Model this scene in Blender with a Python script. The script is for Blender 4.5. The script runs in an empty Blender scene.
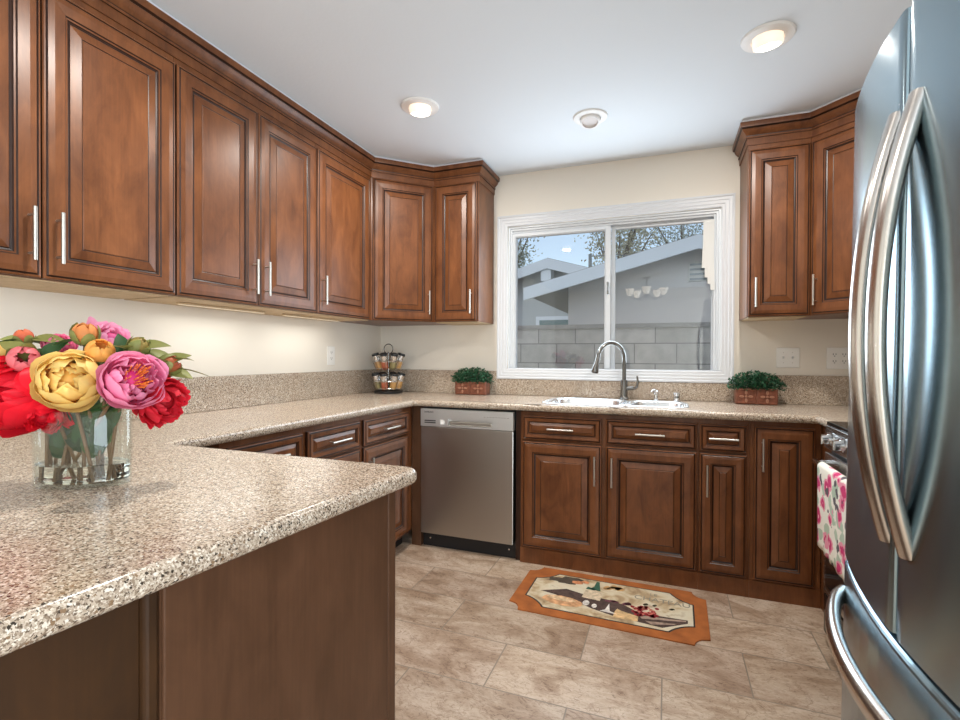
import bpy, bmesh, math, random
from mathutils import Vector, Matrix
PI = math.pi
R = math.radians
scn = bpy.context.scene
COL = scn.collection

# ------------------------------------------------------------------ camera
cam_data = bpy.data.cameras.new('camera')
cam = bpy.data.objects.new('camera', cam_data)
COL.objects.link(cam)
cam_data.sensor_fit = 'HORIZONTAL'
cam_data.sensor_width = 36.0
cam_data.lens = 36.0 * 492.4 / 960.0
cam_data.clip_start = 0.05
cam_data.clip_end = 300
yaw, pitch, roll = R(20.683), R(-0.472), R(0.231)
cam.location = (2.101, -3.353, 1.188)
cam.rotation_euler = (Matrix.Rotation(yaw, 3, 'Z') @ Matrix.Rotation(PI / 2 + pitch, 3, 'X') @ Matrix.Rotation(roll, 3, 'Z')).to_euler()
scn.camera = cam

# ------------------------------------------------------------------ world, lights, exposure
W = bpy.data.worlds.new('sky')
scn.world = W
W.use_nodes = True
wn = W.node_tree.nodes
wl = W.node_tree.links
sky = wn.new('ShaderNodeTexSky')
sky.sky_type = 'NISHITA'
sky.sun_disc = False
sky.sun_elevation = R(48)
sky.sun_rotation = R(200)
sky.air_density = 1.0
sky.dust_density = 1.5
wmx = wn.new('ShaderNodeMix'); wmx.data_type = 'RGBA'
wmx.inputs[0].default_value = 0.45
wl.new(sky.outputs[0], wmx.inputs[6]); wmx.inputs[7].default_value = (3.6, 4.4, 4.9, 1)
wl.new(wmx.outputs[2], wn['Background'].inputs[0])
wn['Background'].inputs[1].default_value = 0.20

def area(name, loc, rot, sx, sy, power, color, shape='RECTANGLE', spread=PI):
    l = bpy.data.lights.new(name, 'AREA')
    l.shape = shape
    l.size = sx
    if shape == 'RECTANGLE':
        l.size_y = sy
    l.energy = power
    l.color = color
    l.spread = spread
    o = bpy.data.objects.new(name, l)
    COL.objects.link(o)
    o.location = loc
    o.rotation_euler = rot
    return o

# added cool fill light, set at an unseen patio door in the dining end
area('added_patio_fill', (3.30, -5.00, 1.12), (0, R(90), 0), 2.0, 2.3, 150, (0.82, 0.92, 1.0))
# daylight coming through the kitchen window
area('window_daylight', (1.73, 0.016, 1.58), (R(-90), 0, 0), 1.22, 0.86, 24, (0.76, 0.89, 1.0))
CAN_POWER = 15.0
CAN_COLOR = (1.0, 0.95, 0.88)

scn.view_settings.view_transform = 'Standard'
scn.view_settings.look = 'None'
scn.view_settings.gamma = 1.0
scn.view_settings.use_curve_mapping = False
scn.view_settings.exposure = 0.0
scn.cycles.use_denoising = True
scn.cycles.max_bounces = 10
scn.cycles.transparent_max_bounces = 16
scn.cycles.sample_clamp_indirect = 6.0

# ------------------------------------------------------------------ material helpers
def new_mat(name):
    m = bpy.data.materials.new(name)
    m.use_nodes = True
    nt = m.node_tree
    return m, nt, nt.nodes, nt.links, nt.nodes['Principled BSDF']

def plain(name, col, rough=0.5, metal=0.0, spec=0.5, coat=0.0, emit=None, estr=0.0, bump=0.0, bscale=200, trans=0.0, ior=1.45, vary=0.0, vscale=6):
    m, nt, n, l, b = new_mat(name)
    b.inputs['Base Color'].default_value = (*col, 1)
    b.inputs['Roughness'].default_value = rough
    b.inputs['Metallic'].default_value = metal
    b.inputs['Specular IOR Level'].default_value = spec
    b.inputs['Coat Weight'].default_value = coat
    b.inputs['Transmission Weight'].default_value = trans
    b.inputs['IOR'].default_value = ior
    if emit:
        b.inputs['Emission Color'].default_value = (*emit, 1)
        b.inputs['Emission Strength'].default_value = estr
    if bump or vary:
        tc = n.new('ShaderNodeTexCoord')
        if bump:
            t = n.new('ShaderNodeTexNoise'); t.inputs['Scale'].default_value = bscale
            t.inputs['Detail'].default_value = 4
            l.new(tc.outputs['Object'], t.inputs['Vector'])
            bp = n.new('ShaderNodeBump'); bp.inputs['Strength'].default_value = bump
            bp.inputs['Distance'].default_value = 0.002
            l.new(t.outputs['Fac'], bp.inputs['Height']); l.new(bp.outputs[0], b.inputs['Normal'])
        if vary:
            t = n.new('ShaderNodeTexNoise'); t.inputs['Scale'].default_value = vscale
            t.inputs['Detail'].default_value = 5
            l.new(tc.outputs['Object'], t.inputs['Vector'])
            r = ramp(n, [(0.3, tuple(c * (1 - vary) for c in col)), (0.7, tuple(min(1, c * (1 + vary)) for c in col))])
            l.new(t.outputs['Fac'], r.inputs[0]); l.new(r.outputs[0], b.inputs['Base Color'])
    return m

def ramp(n, stops, interp='LINEAR'):
    r = n.new('ShaderNodeValToRGB')
    cr = r.color_ramp
    cr.interpolation = interp
    while len(cr.elements) < len(stops):
        cr.elements.new(0.5)
    for e, (p, c) in zip(cr.elements, stops):
        e.position = p
        e.color = (*c, 1)
    return r

def mixcol(n, l, fac, a, b, mode='MIX'):
    m = n.new('ShaderNodeMix'); m.data_type = 'RGBA'; m.blend_type = mode
    for sock, v in ((m.inputs[0], fac), (m.inputs[6], a), (m.inputs[7], b)):
        if hasattr(v, 'links'):
            l.new(v, sock)
        elif isinstance(v, tuple):
            sock.default_value = (*v, 1)
        else:
            sock.default_value = v
    return m.outputs[2]

def wood(name, dark, light, rough=0.34, coat=0.35):
    m, nt, n, l, b = new_mat(name)
    b.inputs['Specular IOR Level'].default_value = 0.3
    tc = n.new('ShaderNodeTexCoord')
    oi = n.new('ShaderNodeObjectInfo')
    add = n.new('ShaderNodeVectorMath'); add.operation = 'ADD'
    sc = n.new('ShaderNodeVectorMath'); sc.operation = 'SCALE'
    comb = n.new('ShaderNodeCombineXYZ')
    for i in range(3):
        l.new(oi.outputs['Random'], comb.inputs[i])
    l.new(comb.outputs[0], sc.inputs[0]); sc.inputs['Scale'].default_value = 37.0
    l.new(tc.outputs['Object'], add.inputs[0]); l.new(sc.outputs[0], add.inputs[1])
    mp = n.new('ShaderNodeMapping'); mp.inputs['Scale'].default_value = (15, 15, 6.0)
    l.new(add.outputs[0], mp.inputs['Vector'])
    big = n.new('ShaderNodeTexNoise'); big.inputs['Scale'].default_value = 0.9
    big.inputs['Detail'].default_value = 6; big.inputs['Roughness'].default_value = 0.6
    big.inputs['Distortion'].default_value = 0.6
    l.new(mp.outputs[0], big.inputs['Vector'])
    mp2 = n.new('ShaderNodeMapping'); mp2.inputs['Scale'].default_value = (160, 160, 6)
    l.new(add.outputs[0], mp2.inputs['Vector'])
    fine = n.new('ShaderNodeTexNoise'); fine.inputs['Scale'].default_value = 1.0
    fine.inputs['Detail'].default_value = 3
    l.new(mp2.outputs[0], fine.inputs['Vector'])
    r = ramp(n, [(0.25, dark), (0.75, light)])
    l.new(big.outputs['Fac'], r.inputs[0])
    r2 = ramp(n, [(0.35, (0.78, 0.76, 0.74)), (0.65, (1.0, 1.0, 1.0))])
    l.new(fine.outputs['Fac'], r2.inputs[0])
    l.new(mixcol(n, l, 0.55, r.outputs[0], r2.outputs[0], 'MULTIPLY'), b.inputs['Base Color'])
    b.inputs['Roughness'].default_value = rough
    b.inputs['Coat Weight'].default_value = coat
    b.inputs['Coat Roughness'].default_value = 0.28
    return m

def steel(name, col, rough=0.25, aniso=0.5, axis=2, bump=0.02, rvar=0.05, arot=0.0):
    m, nt, n, l, b = new_mat(name)
    b.inputs['Base Color'].default_value = (*col, 1)
    b.inputs['Metallic'].default_value = 1.0
    b.inputs['Anisotropic'].default_value = aniso
    tg = n.new('ShaderNodeTangent'); tg.direction_type = 'RADIAL'; tg.axis = 'Z'
    l.new(tg.outputs[0], b.inputs['Tangent'])
    b.inputs['Anisotropic Rotation'].default_value = arot
    tc = n.new('ShaderNodeTexCoord')
    mp = n.new('ShaderNodeMapping')
    s = [500.0, 500.0, 500.0]; s[axis] = 6.0
    mp.inputs['Scale'].default_value = s
    l.new(tc.outputs['Object'], mp.inputs['Vector'])
    t = n.new('ShaderNodeTexNoise'); t.inputs['Scale'].default_value = 1.0; t.inputs['Detail'].default_value = 2
    l.new(mp.outputs[0], t.inputs['Vector'])
    mr = n.new('ShaderNodeMapRange')
    mr.inputs['To Min'].default_value = rough - rvar; mr.inputs['To Max'].default_value = rough + rvar
    l.new(t.outputs['Fac'], mr.inputs['Value']); l.new(mr.outputs[0], b.inputs['Roughness'])
    bp = n.new('ShaderNodeBump'); bp.inputs['Strength'].default_value = bump; bp.inputs['Distance'].default_value = 0.001
    l.new(t.outputs['Fac'], bp.inputs['Height']); l.new(bp.outputs[0], b.inputs['Normal'])
    return m

def granite(name):
    m, nt, n, l, b = new_mat(name)
    tc = n.new('ShaderNodeTexCoord')
    nd = n.new('ShaderNodeTexNoise'); nd.inputs['Scale'].default_value = 330; nd.inputs['Detail'].default_value = 2
    l.new(tc.outputs['Object'], nd.inputs['Vector'])
    ma = n.new('ShaderNodeVectorMath'); ma.operation = 'MULTIPLY_ADD'
    l.new(nd.outputs['Color'], ma.inputs[0]); ma.inputs[1].default_value = (0.006,) * 3
    l.new(tc.outputs['Object'], ma.inputs[2])
    co = ma.outputs[0]
    v = n.new('ShaderNodeTexVoronoi'); v.inputs['Scale'].default_value = 400
    l.new(co, v.inputs['Vector'])
    sep = n.new('ShaderNodeSeparateColor'); l.new(v.outputs['Color'], sep.inputs[0])
    base = ramp(n, [(0.0, (0.150, 0.108, 0.080)), (0.13, (0.27, 0.205, 0.155)), (0.30, (0.39, 0.315, 0.25)), (0.52, (0.50, 0.42, 0.345)), (0.76, (0.61, 0.535, 0.455)), (0.92, (0.74, 0.68, 0.60))], 'CONSTANT')
    l.new(sep.outputs[0], base.inputs[0])
    c = base.outputs[0]
    for scale, amt, col, lim in ((235, 0.125, (0.045, 0.034, 0.026), 0.46), (190, 0.07, (0.24, 0.155, 0.095), 0.48), (260, 0.06, (0.74, 0.70, 0.64), 0.5)):
        mp = n.new('ShaderNodeMapping'); mp.inputs['Location'].default_value = (scale * 0.013, scale * 0.007, scale * 0.003)
        l.new(co, mp.inputs['Vector'])
        v2 = n.new('ShaderNodeTexVoronoi'); v2.inputs['Scale'].default_value = scale
        l.new(mp.outputs[0], v2.inputs['Vector'])
        sep2 = n.new('ShaderNodeSeparateColor'); l.new(v2.outputs['Color'], sep2.inputs[0])
        dk = ramp(n, [(0.0, (1, 1, 1)), (amt, (0, 0, 0))], 'CONSTANT')
        l.new(sep2.outputs[1], dk.inputs[0])
        d2 = ramp(n, [(0.0, (1, 1, 1)), (lim, (1, 1, 1)), (lim + 0.08, (0, 0, 0))])
        l.new(v2.outputs['Distance'], d2.inputs[0])
        mul = n.new('ShaderNodeMath'); mul.operation = 'MULTIPLY'
        l.new(dk.outputs[0], mul.inputs[0]); l.new(d2.outputs[0], mul.inputs[1])
        c = mixcol(n, l, mul.outputs[0], c, col)
    big = n.new('ShaderNodeTexNoise'); big.inputs['Scale'].default_value = 3.0
    big.inputs['Detail'].default_value = 3
    l.new(co, big.inputs['Vector'])
    rb = ramp(n, [(0.35, (0.96, 0.90, 0.83)), (0.65, (1.0, 0.98, 0.93))])
    l.new(big.outputs['Fac'], rb.inputs[0])
    l.new(mixcol(n, l, 1.0, c, rb.outputs[0], 'MULTIPLY'), b.inputs['Base Color'])
    b.inputs['Roughness'].default_value = 0.22
    b.inputs['Specular IOR Level'].default_value = 0.42
    return m

def tiles(name):
    m, nt, n, l, b = new_mat(name)
    tc = n.new('ShaderNodeTexCoord')
    mp = n.new('ShaderNodeMapping')
    # courses 0.28 deep, tiles 0.60 wide, joints at y = -1.42, x = 1.195 / 1.785 ...
    mp.inputs['Location'].default_value = (-0.595, 1.42 + 0.28 * 3, 0)
    l.new(tc.outputs['Object'], mp.inputs['Vector'])
    br = n.new('ShaderNodeTexBrick')
    br.inputs['Color1'].default_value = (0.0, 0.0, 0.0, 1)
    br.inputs['Color2'].default_value = (1, 1, 1, 1)
    br.inputs['Mortar'].default_value = (0.5, 0.5, 0.5, 1)
    br.inputs['Scale'].default_value = 1.0
    br.inputs['Mortar Size'].default_value = 0.0028
    br.inputs['Mortar Smooth'].default_value = 0.2
    br.inputs['Brick Width'].default_value = 0.60
    br.inputs['Row Height'].default_value = 0.28
    br.offset = 0.5
    l.new(mp.outputs[0], br.inputs['Vector'])
    # per-tile offset of the stone pattern
    sc = n.new('ShaderNodeVectorMath'); sc.operation = 'SCALE'; sc.inputs['Scale'].default_value = 7.0
    l.new(br.outputs['Color'], sc.inputs[0])
    ad = n.new('ShaderNodeVectorMath'); ad.operation = 'ADD'
    l.new(tc.outputs['Object'], ad.inputs[0]); l.new(sc.outputs[0], ad.inputs[1])
    mp2 = n.new('ShaderNodeMapping'); mp2.inputs['Scale'].default_value = (2.2, 4.5, 3)
    mp2.inputs['Rotation'].default_value = (0, 0, 0.25)
    l.new(ad.outputs[0], mp2.inputs['Vector'])
    t1 = n.new('ShaderNodeTexNoise'); t1.inputs['Scale'].default_value = 1.6; t1.inputs['Detail'].default_value = 9
    t1.inputs['Roughness'].default_value = 0.66; t1.inputs['Distortion'].default_value = 1.1
    l.new(mp2.outputs[0], t1.inputs['Vector'])
    r1 = ramp(n, [(0.27, (0.24, 0.165, 0.115)), (0.40, (0.37, 0.275, 0.20)), (0.50, (0.48, 0.385, 0.30)), (0.60, (0.565, 0.48, 0.395)), (0.75, (0.66, 0.58, 0.50))])
    l.new(t1.outputs['Fac'], r1.inputs[0])
    # pink-grey clouds
    t3 = n.new('ShaderNodeTexNoise'); t3.inputs['Scale'].default_value = 0.9; t3.inputs['Detail'].default_value = 4
    l.new(ad.outputs[0], t3.inputs['Vector'])
    r3 = ramp(n, [(0.35, (1.0, 0.96, 0.90)), (0.65, (0.93, 0.88, 0.86))]); l.new(t3.outputs['Fac'], r3.inputs[0])
    c0 = mixcol(n, l, 1.0, r1.outputs[0], r3.outputs[0], 'MULTIPLY')
    # pits and veins
    t2 = n.new('ShaderNodeTexNoise'); t2.inputs['Scale'].default_value = 14; t2.inputs['Detail'].default_value = 9
    t2.inputs['Roughness'].default_value = 0.78; t2.inputs['Distortion'].default_value = 1.8
    l.new(mp2.outputs[0], t2.inputs['Vector'])
    r2 = ramp(n, [(0.34, (0.22, 0.17, 0.13)), (0.40, (0.70, 0.65, 0.60)), (0.47, (0.94, 0.92, 0.90)), (0.54, (1.0, 1.0, 1.0)), (0.66, (1.14, 1.14, 1.14))])
    l.new(t2.outputs['Fac'], r2.inputs[0])
    c = mixcol(n, l, 0.9, c0, r2.outputs[0], 'MULTIPLY')
    wv = n.new('ShaderNodeTexNoise'); wv.inputs['Scale'].default_value = 2.6; wv.inputs['Detail'].default_value = 6; wv.inputs['Distortion'].default_value = 2.2
    l.new(mp2.outputs[0], wv.inputs['Vector'])
    rv = ramp(n, [(0.482, (1, 1, 1)), (0.498, (0.52, 0.43, 0.36)), (0.514, (1, 1, 1))]); l.new(wv.outputs['Fac'], rv.inputs[0])
    c = mixcol(n, l, 0.8, c, rv.outputs[0], 'MULTIPLY')
    # tone of each tile
    tone = ramp(n, [(0.0, (0.86, 0.83, 0.80)), (1.0, (1.06, 1.05, 1.05))])
    l.new(br.outputs['Color'], tone.inputs[0])
    c = mixcol(n, l, 1.0, c, tone.outputs[0], 'MULTIPLY')
    c = mixcol(n, l, br.outputs['Fac'], c, (0.24, 0.19, 0.145))
    l.new(c, b.inputs['Base Color'])
    b.inputs['Roughness'].default_value = 0.42
    bp = n.new('ShaderNodeBump'); bp.inputs['Strength'].default_value = 0.4; bp.inputs['Distance'].default_value = 0.002
    inv = n.new('ShaderNodeMath'); inv.operation = 'SUBTRACT'; inv.inputs[0].default_value = 1
    l.new(br.outputs['Fac'], inv.inputs[1]); l.new(inv.outputs[0], bp.inputs['Height'])
    l.new(bp.outputs[0], b.inputs['Normal'])
    return m

def blockwork(name):
    m, nt, n, l, b = new_mat(name)
    tc = n.new('ShaderNodeTexCoord')
    sep = n.new('ShaderNodeSeparateXYZ'); l.new(tc.outputs['Object'], sep.inputs[0])
    cb = n.new('ShaderNodeCombineXYZ'); l.new(sep.outputs[0], cb.inputs[0]); l.new(sep.outputs[2], cb.inputs[1])
    br = n.new('ShaderNodeTexBrick')
    br.inputs['Color1'].default_value = (0.40, 0.38, 0.355, 1)
    br.inputs['Color2'].default_value = (0.48, 0.455, 0.43, 1)
    br.inputs['Mortar'].default_value = (0.22, 0.21, 0.205, 1)
    br.inputs['Scale'].default_value = 1; br.inputs['Mortar Size'].default_value = 0.006
    br.inputs['Brick Width'].default_value = 0.40; br.inputs['Row Height'].default_value = 0.206
    l.new(cb.outputs[0], br.inputs['Vector'])
    t = n.new('ShaderNodeTexNoise'); t.inputs['Scale'].default_value = 9; t.inputs['Detail'].default_value = 8
    l.new(tc.outputs['Object'], t.inputs['Vector'])
    r = ramp(n, [(0.3, (0.82, 0.82, 0.82)), (0.7, (1.08, 1.08, 1.08))]); l.new(t.outputs['Fac'], r.inputs[0])
    l.new(mixcol(n, l, 1.0, br.outputs['Color'], r.outputs[0], 'MULTIPLY'), b.inputs['Base Color'])
    b.inputs['Roughness'].default_value = 0.95
    return m

def pane_glass(name, tint=(1, 1, 1)):
    m, nt, n, l, b = new_mat(name)
    n.remove(b)
    out = n['Material Output']
    tr = n.new('ShaderNodeBsdfTransparent'); tr.inputs[0].default_value = (*tint, 1)
    gl = n.new('ShaderNodeBsdfGlossy'); gl.inputs['Roughness'].default_value = 0.0
    gl.inputs['Color'].default_value = (0.9, 0.92, 0.92, 1)
    lw = n.new('ShaderNodeLayerWeight'); lw.inputs['Blend'].default_value = 0.5
    pw = n.new('ShaderNodeMath'); pw.operation = 'POWER'; pw.inputs[1].default_value = 5.0
    l.new(lw.outputs['Facing'], pw.inputs[0])
    fr = n.new('ShaderNodeMath'); fr.operation = 'MULTIPLY_ADD'; fr.inputs[1].default_value = 0.75; fr.inputs[2].default_value = 0.045
    l.new(pw.outputs[0], fr.inputs[0])
    mx = n.new('ShaderNodeMixShader')
    l.new(fr.outputs[0], mx.inputs[0]); l.new(tr.outputs[0], mx.inputs[1]); l.new(gl.outputs[0], mx.inputs[2])
    l.new(mx.outputs[0], out.inputs[0])
    return m

def attr_mat(name, rough=0.55, trans=0.0):
    m, nt, n, l, b = new_mat(name)
    a = n.new('ShaderNodeAttribute'); a.attribute_name = 'Col'
    l.new(a.outputs['Color'], b.inputs['Base Color'])
    b.inputs['Roughness'].default_value = rough
    b.inputs['Specular IOR Level'].default_value = 0.3
    if trans:
        t = n.new('ShaderNodeBsdfTranslucent'); l.new(a.outputs['Color'], t.inputs['Color'])
        mx = n.new('ShaderNodeMixShader'); mx.inputs[0].default_value = trans
        l.new(b.outputs[0], mx.inputs[1]); l.new(t.outputs[0], mx.inputs[2])
        l.new(mx.outputs[0], n['Material Output'].inputs[0])
    return m

def floral(name):
    m, nt, n, l, b = new_mat(name)
    tc = n.new('ShaderNodeTexCoord')
    def vor(scale, seed, stops):
        mp = n.new('ShaderNodeMapping'); mp.inputs['Location'].default_value = (seed, seed * 1.7, seed * 0.6)
        l.new(tc.outputs['Object'], mp.inputs['Vector'])
        nz = n.new('ShaderNodeTexNoise'); nz.inputs['Scale'].default_value = scale * 1.6; nz.inputs['Detail'].default_value = 3
        l.new(mp.outputs[0], nz.inputs['Vector'])
        add = n.new('ShaderNodeVectorMath'); add.operation = 'MULTIPLY_ADD'
        l.new(nz.outputs['Color'], add.inputs[0]); add.inputs[1].default_value = (0.05,) * 3
        l.new(mp.outputs[0], add.inputs[2])
        v = n.new('ShaderNodeTexVoronoi'); v.inputs['Scale'].default_value = scale
        l.new(add.outputs[0], v.inputs['Vector'])
        r = ramp(n, stops, 'CONSTANT'); l.new(v.outputs['Distance'], r.inputs[0])
        return r.outputs[0]
    w = (1, 1, 1); k = (0, 0, 0)
    c = mixcol(n, l, vor(15, 3.1, [(0, w), (0.40, k)]), (0.80, 0.76, 0.66), (0.42, 0.50, 0.38))
    c = mixcol(n, l, vor(13, 7.7, [(0, w), (0.44, k)]), c, (0.75, 0.28, 0.36))
    c = mixcol(n, l, vor(13, 7.7, [(0, w), (0.33, k)]), c, (0.55, 0.02, 0.13))
    c = mixcol(n, l, vor(13, 7.7, [(0, w), (0.10, k)]), c, (0.85, 0.55, 0.55))
    c = mixcol(n, l, vor(17, 1.9, [(0, w), (0.27, k)]), c, (0.10, 0.08, 0.09))
    l.new(c, b.inputs['Base Color'])
    b.inputs['Roughness'].default_value = 0.85
    return m

M = {}
M['wall'] = plain('wall_paint', (0.77, 0.71, 0.62), 0.7, bump=0.15, bscale=90)
M['ceiling'] = plain('ceiling_paint', (0.73, 0.765, 0.80), 0.8, bump=0.2, bscale=70)
M['white'] = plain('white_trim_paint', (0.64, 0.65, 0.67), 0.38)
M['vinyl'] = plain('white_window_frame', (0.65, 0.68, 0.71), 0.35)
M['wood'] = wood('stained_maple', (0.088, 0.0270, 0.0080), (0.220, 0.0790, 0.0270), 0.37, 0.14)
M['glaze'] = wood('dark_glaze', (0.016, 0.005, 0.0025), (0.04, 0.013, 0.005), 0.4, 0.15)
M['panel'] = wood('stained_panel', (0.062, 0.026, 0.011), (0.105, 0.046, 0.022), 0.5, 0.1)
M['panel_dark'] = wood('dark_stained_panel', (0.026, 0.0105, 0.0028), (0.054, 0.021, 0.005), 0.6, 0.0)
M['pale_wood'] = wood('birch_underside', (0.50, 0.36, 0.21), (0.66, 0.50, 0.32), 0.6, 0)
M['granite'] = granite('speckled_quartz')
M['tile'] = tiles('travertine_tiles')
M['nickel'] = steel('satin_nickel', (0.60, 0.575, 0.525), 0.36, 0.2)
M['chrome'] = plain('polished_chrome', (0.78, 0.78, 0.78), 0.10, 1.0)
M['brushed'] = plain('brushed_nickel', (0.20, 0.193, 0.183), 0.26, 1.0)
M['sink'] = steel('sink_steel', (0.74, 0.75, 0.76), 0.26, 0.3)
M['dw'] = steel('brushed_steel_dishwasher', (0.50, 0.475, 0.44), 0.33, 0.75, 0, 0.02, 0.05, 0.25)
M['dwtop'] = steel('brushed_steel_strip', (0.78, 0.77, 0.74), 0.45, 0.4, 0, 0.02)
M['fridge'] = steel('brushed_steel_fridge', (0.30, 0.40, 0.455), 0.22, 0.85, 1, 0.006, 0.02, 0.25)
M['fridge_handle'] = steel('fridge_handle_steel', (0.60, 0.565, 0.53), 0.25, 0.5, 2, 0.03)
M['fridge_body'] = plain('grey_fridge_casing', (0.10, 0.105, 0.11), 0.45)
M['gasket'] = plain('bronze_gasket', (0.30, 0.26, 0.23), 0.4, 0.6)
M['black'] = plain('black_plastic', (0.012, 0.012, 0.013), 0.35)
M['black_glass'] = plain('black_glass', (0.008, 0.008, 0.009), 0.06)
M['range'] = steel('range_steel', (0.55, 0.54, 0.53), 0.26, 0.5, 0, 0.02)
M['plate'] = plain('white_plastic_plate', (0.82, 0.80, 0.76), 0.35)
M['slot'] = plain('dark_slot', (0.03, 0.028, 0.025), 0.6)
M['lampwhite'] = plain('white_lamp_trim', (0.82, 0.80, 0.78), 0.45)
M['lit'] = plain('lit_lamp', (1, 0.95, 0.88), 0.5, emit=(1.0, 0.90, 0.76), estr=9.0)
M['lit_side'] = plain('frosted_bulb_side', (0.9, 0.82, 0.74), 0.5, emit=(1.0, 0.78, 0.60), estr=0.75)
M['unlit'] = plain('unlit_lens', (0.66, 0.60, 0.57), 0.4)
M['pane'] = pane_glass('window_glass')
M['vase_glass'] = pane_glass('clear_vase_glass', (0.965, 0.985, 0.98))
M['water'] = plain('water', (0.95, 0.97, 0.93), 0.0, trans=1.0, ior=1.33)
M['petal'] = attr_mat('petals', 0.5, 0.4)
M['leaf'] = attr_mat('leaves', 0.5, 0.2)
M['stem'] = plain('stem_green_brown', (0.16, 0.085, 0.035), 0.6)
M['copper'] = plain('copper_brown_ceramic', (0.20, 0.070, 0.040), 0.35, 0.25, vary=0.35, vscale=40)
M['copper_light'] = plain('copper_highlight', (0.46, 0.23, 0.15), 0.3, 0.5)
M['spice'] = plain('amber_spice', (0.45, 0.25, 0.09), 0.3, vary=0.3, vscale=30)
M['spice_red'] = plain('red_spice', (0.36, 0.10, 0.05), 0.3, vary=0.3, vscale=30)
M['spice_green'] = plain('green_spice', (0.24, 0.20, 0.09), 0.3, vary=0.3, vscale=30)
M['towel'] = floral('floral_cotton')
M['rug_border'] = plain('rug_orange_border', (0.36, 0.110, 0.026), 0.9, bump=0.4, bscale=400, vary=0.22, vscale=14)
M['block'] = blockwork('grey_concrete_block')
M['stucco'] = plain('stucco', (0.56, 0.525, 0.505), 0.95, bump=0.4, bscale=60)
M['siding'] = plain('grey_siding', (0.40, 0.43, 0.44), 0.9)
M['barge'] = plain('pale_blue_white_paint', (0.66, 0.71, 0.75), 0.7)
M['soffit'] = plain('dark_soffit', (0.20, 0.22, 0.22), 0.9)
M['roofing'] = plain('roof_shingle', (0.16, 0.155, 0.15), 0.95)
M['louver'] = plain('louver_cream', (0.50, 0.48, 0.44), 0.8)
M['dirt'] = plain('yard_dirt', (0.34, 0.30, 0.25), 1.0)
M['bark'] = plain('bark', (0.15, 0.11, 0.08), 0.95)
M['blind'] = plain('ivory_blind', (0.74, 0.74, 0.71), 0.6)

# ------------------------------------------------------------------ mesh helpers
def tag(o, label=None, cat=None, group=None, kind=None):
    if label: o['label'] = label
    if cat: o['category'] = cat
    if group: o['group'] = group
    if kind: o['kind'] = kind
    return o

def empty(name, loc=(0, 0, 0), rot=0.0):
    o = bpy.data.objects.new(name, None)
    COL.objects.link(o)
    o.empty_display_size = 0.05
    o.location = loc
    o.rotation_euler = rot if isinstance(rot, tuple) else (0, 0, rot)
    return o

def thing(name, label, cat, loc=(0, 0, 0), rot=0.0, group=None):
    return tag(empty(name, loc, rot), label, cat, group)

def obj(name, bm, mats, parent=None, smooth=None, bevel=0.0, seg=2, loc=None):
    me = bpy.data.meshes.new(name)
    bmesh.ops.recalc_face_normals(bm, faces=bm.faces)
    bm.to_mesh(me)
    bm.free()
    if not isinstance(mats, (list, tuple)):
        mats = [mats]
    for m in mats:
        me.materials.append(m)
    o = bpy.data.objects.new(name, me)
    COL.objects.link(o)
    if parent:
        o.parent = parent
    if loc:
        o.location = loc
    if smooth is not None:
        me.polygons.foreach_set('use_smooth', [True] * len(me.polygons))
        if smooth < 180:
            me.set_sharp_from_angle(angle=R(smooth))
    if bevel:
        b = o.modifiers.new('edge', 'BEVEL')
        b.width = bevel; b.segments = seg; b.limit_method = 'ANGLE'; b.angle_limit = R(40)
    return o

def bx(bm, x0, x1, y0, y1, z0, z1, mi=0):
    vs = [bm.verts.new((x, y, z)) for z in (z0, z1) for y in (y0, y1) for x in (x0, x1)]
    fs = []
    for q in ((0, 2, 3, 1), (4, 5, 7, 6), (0, 1, 5, 4), (2, 6, 7, 3), (0, 4, 6, 2), (1, 3, 7, 5)):
        f = bm.faces.new([vs[i] for i in q]); f.material_index = mi; fs.append(f)
    return vs

def box(*a):
    bm = bmesh.new(); bx(bm, *a); return bm

def frame_of(d):
    d = d.normalized()
    u = Vector((0, 0, 1)) if abs(d.z) < 0.9 else Vector((1, 0, 0))
    a = d.cross(u).normalized()
    return a, d.cross(a).normalized()

def tube(bm, pts, r, n=10, mi=0, caps=True, ry=None, up=None):
    pts = [Vector(p) for p in pts]
    rs = r if isinstance(r, (list, tuple)) else [r] * len(pts)
    rings = []
    for i, p in enumerate(pts):
        d = (pts[min(i + 1, len(pts) - 1)] - pts[max(i - 1, 0)])
        if up is not None:
            d = d.normalized(); a = up.cross(d).normalized(); c = d.cross(a).normalized()
        else:
            a, c = frame_of(d)
            if rings and a.dot(la) < 0:
                a, c = -a, -c
        la = a
        k = (ry / r) if ry else 1.0
        rr = rs[i]
        rings.append([bm.verts.new(p + a * math.cos(2 * PI * j / n) * rr + c * math.sin(2 * PI * j / n) * rr * k) for j in range(n)])
    for i in range(len(rings) - 1):
        for j in range(n):
            f = bm.faces.new((rings[i][j], rings[i][(j + 1) % n], rings[i + 1][(j + 1) % n], rings[i + 1][j])); f.material_index = mi
    if caps:
        f = bm.faces.new(rings[0][::-1]); f.material_index = mi
        f = bm.faces.new(rings[-1]); f.material_index = mi

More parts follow.
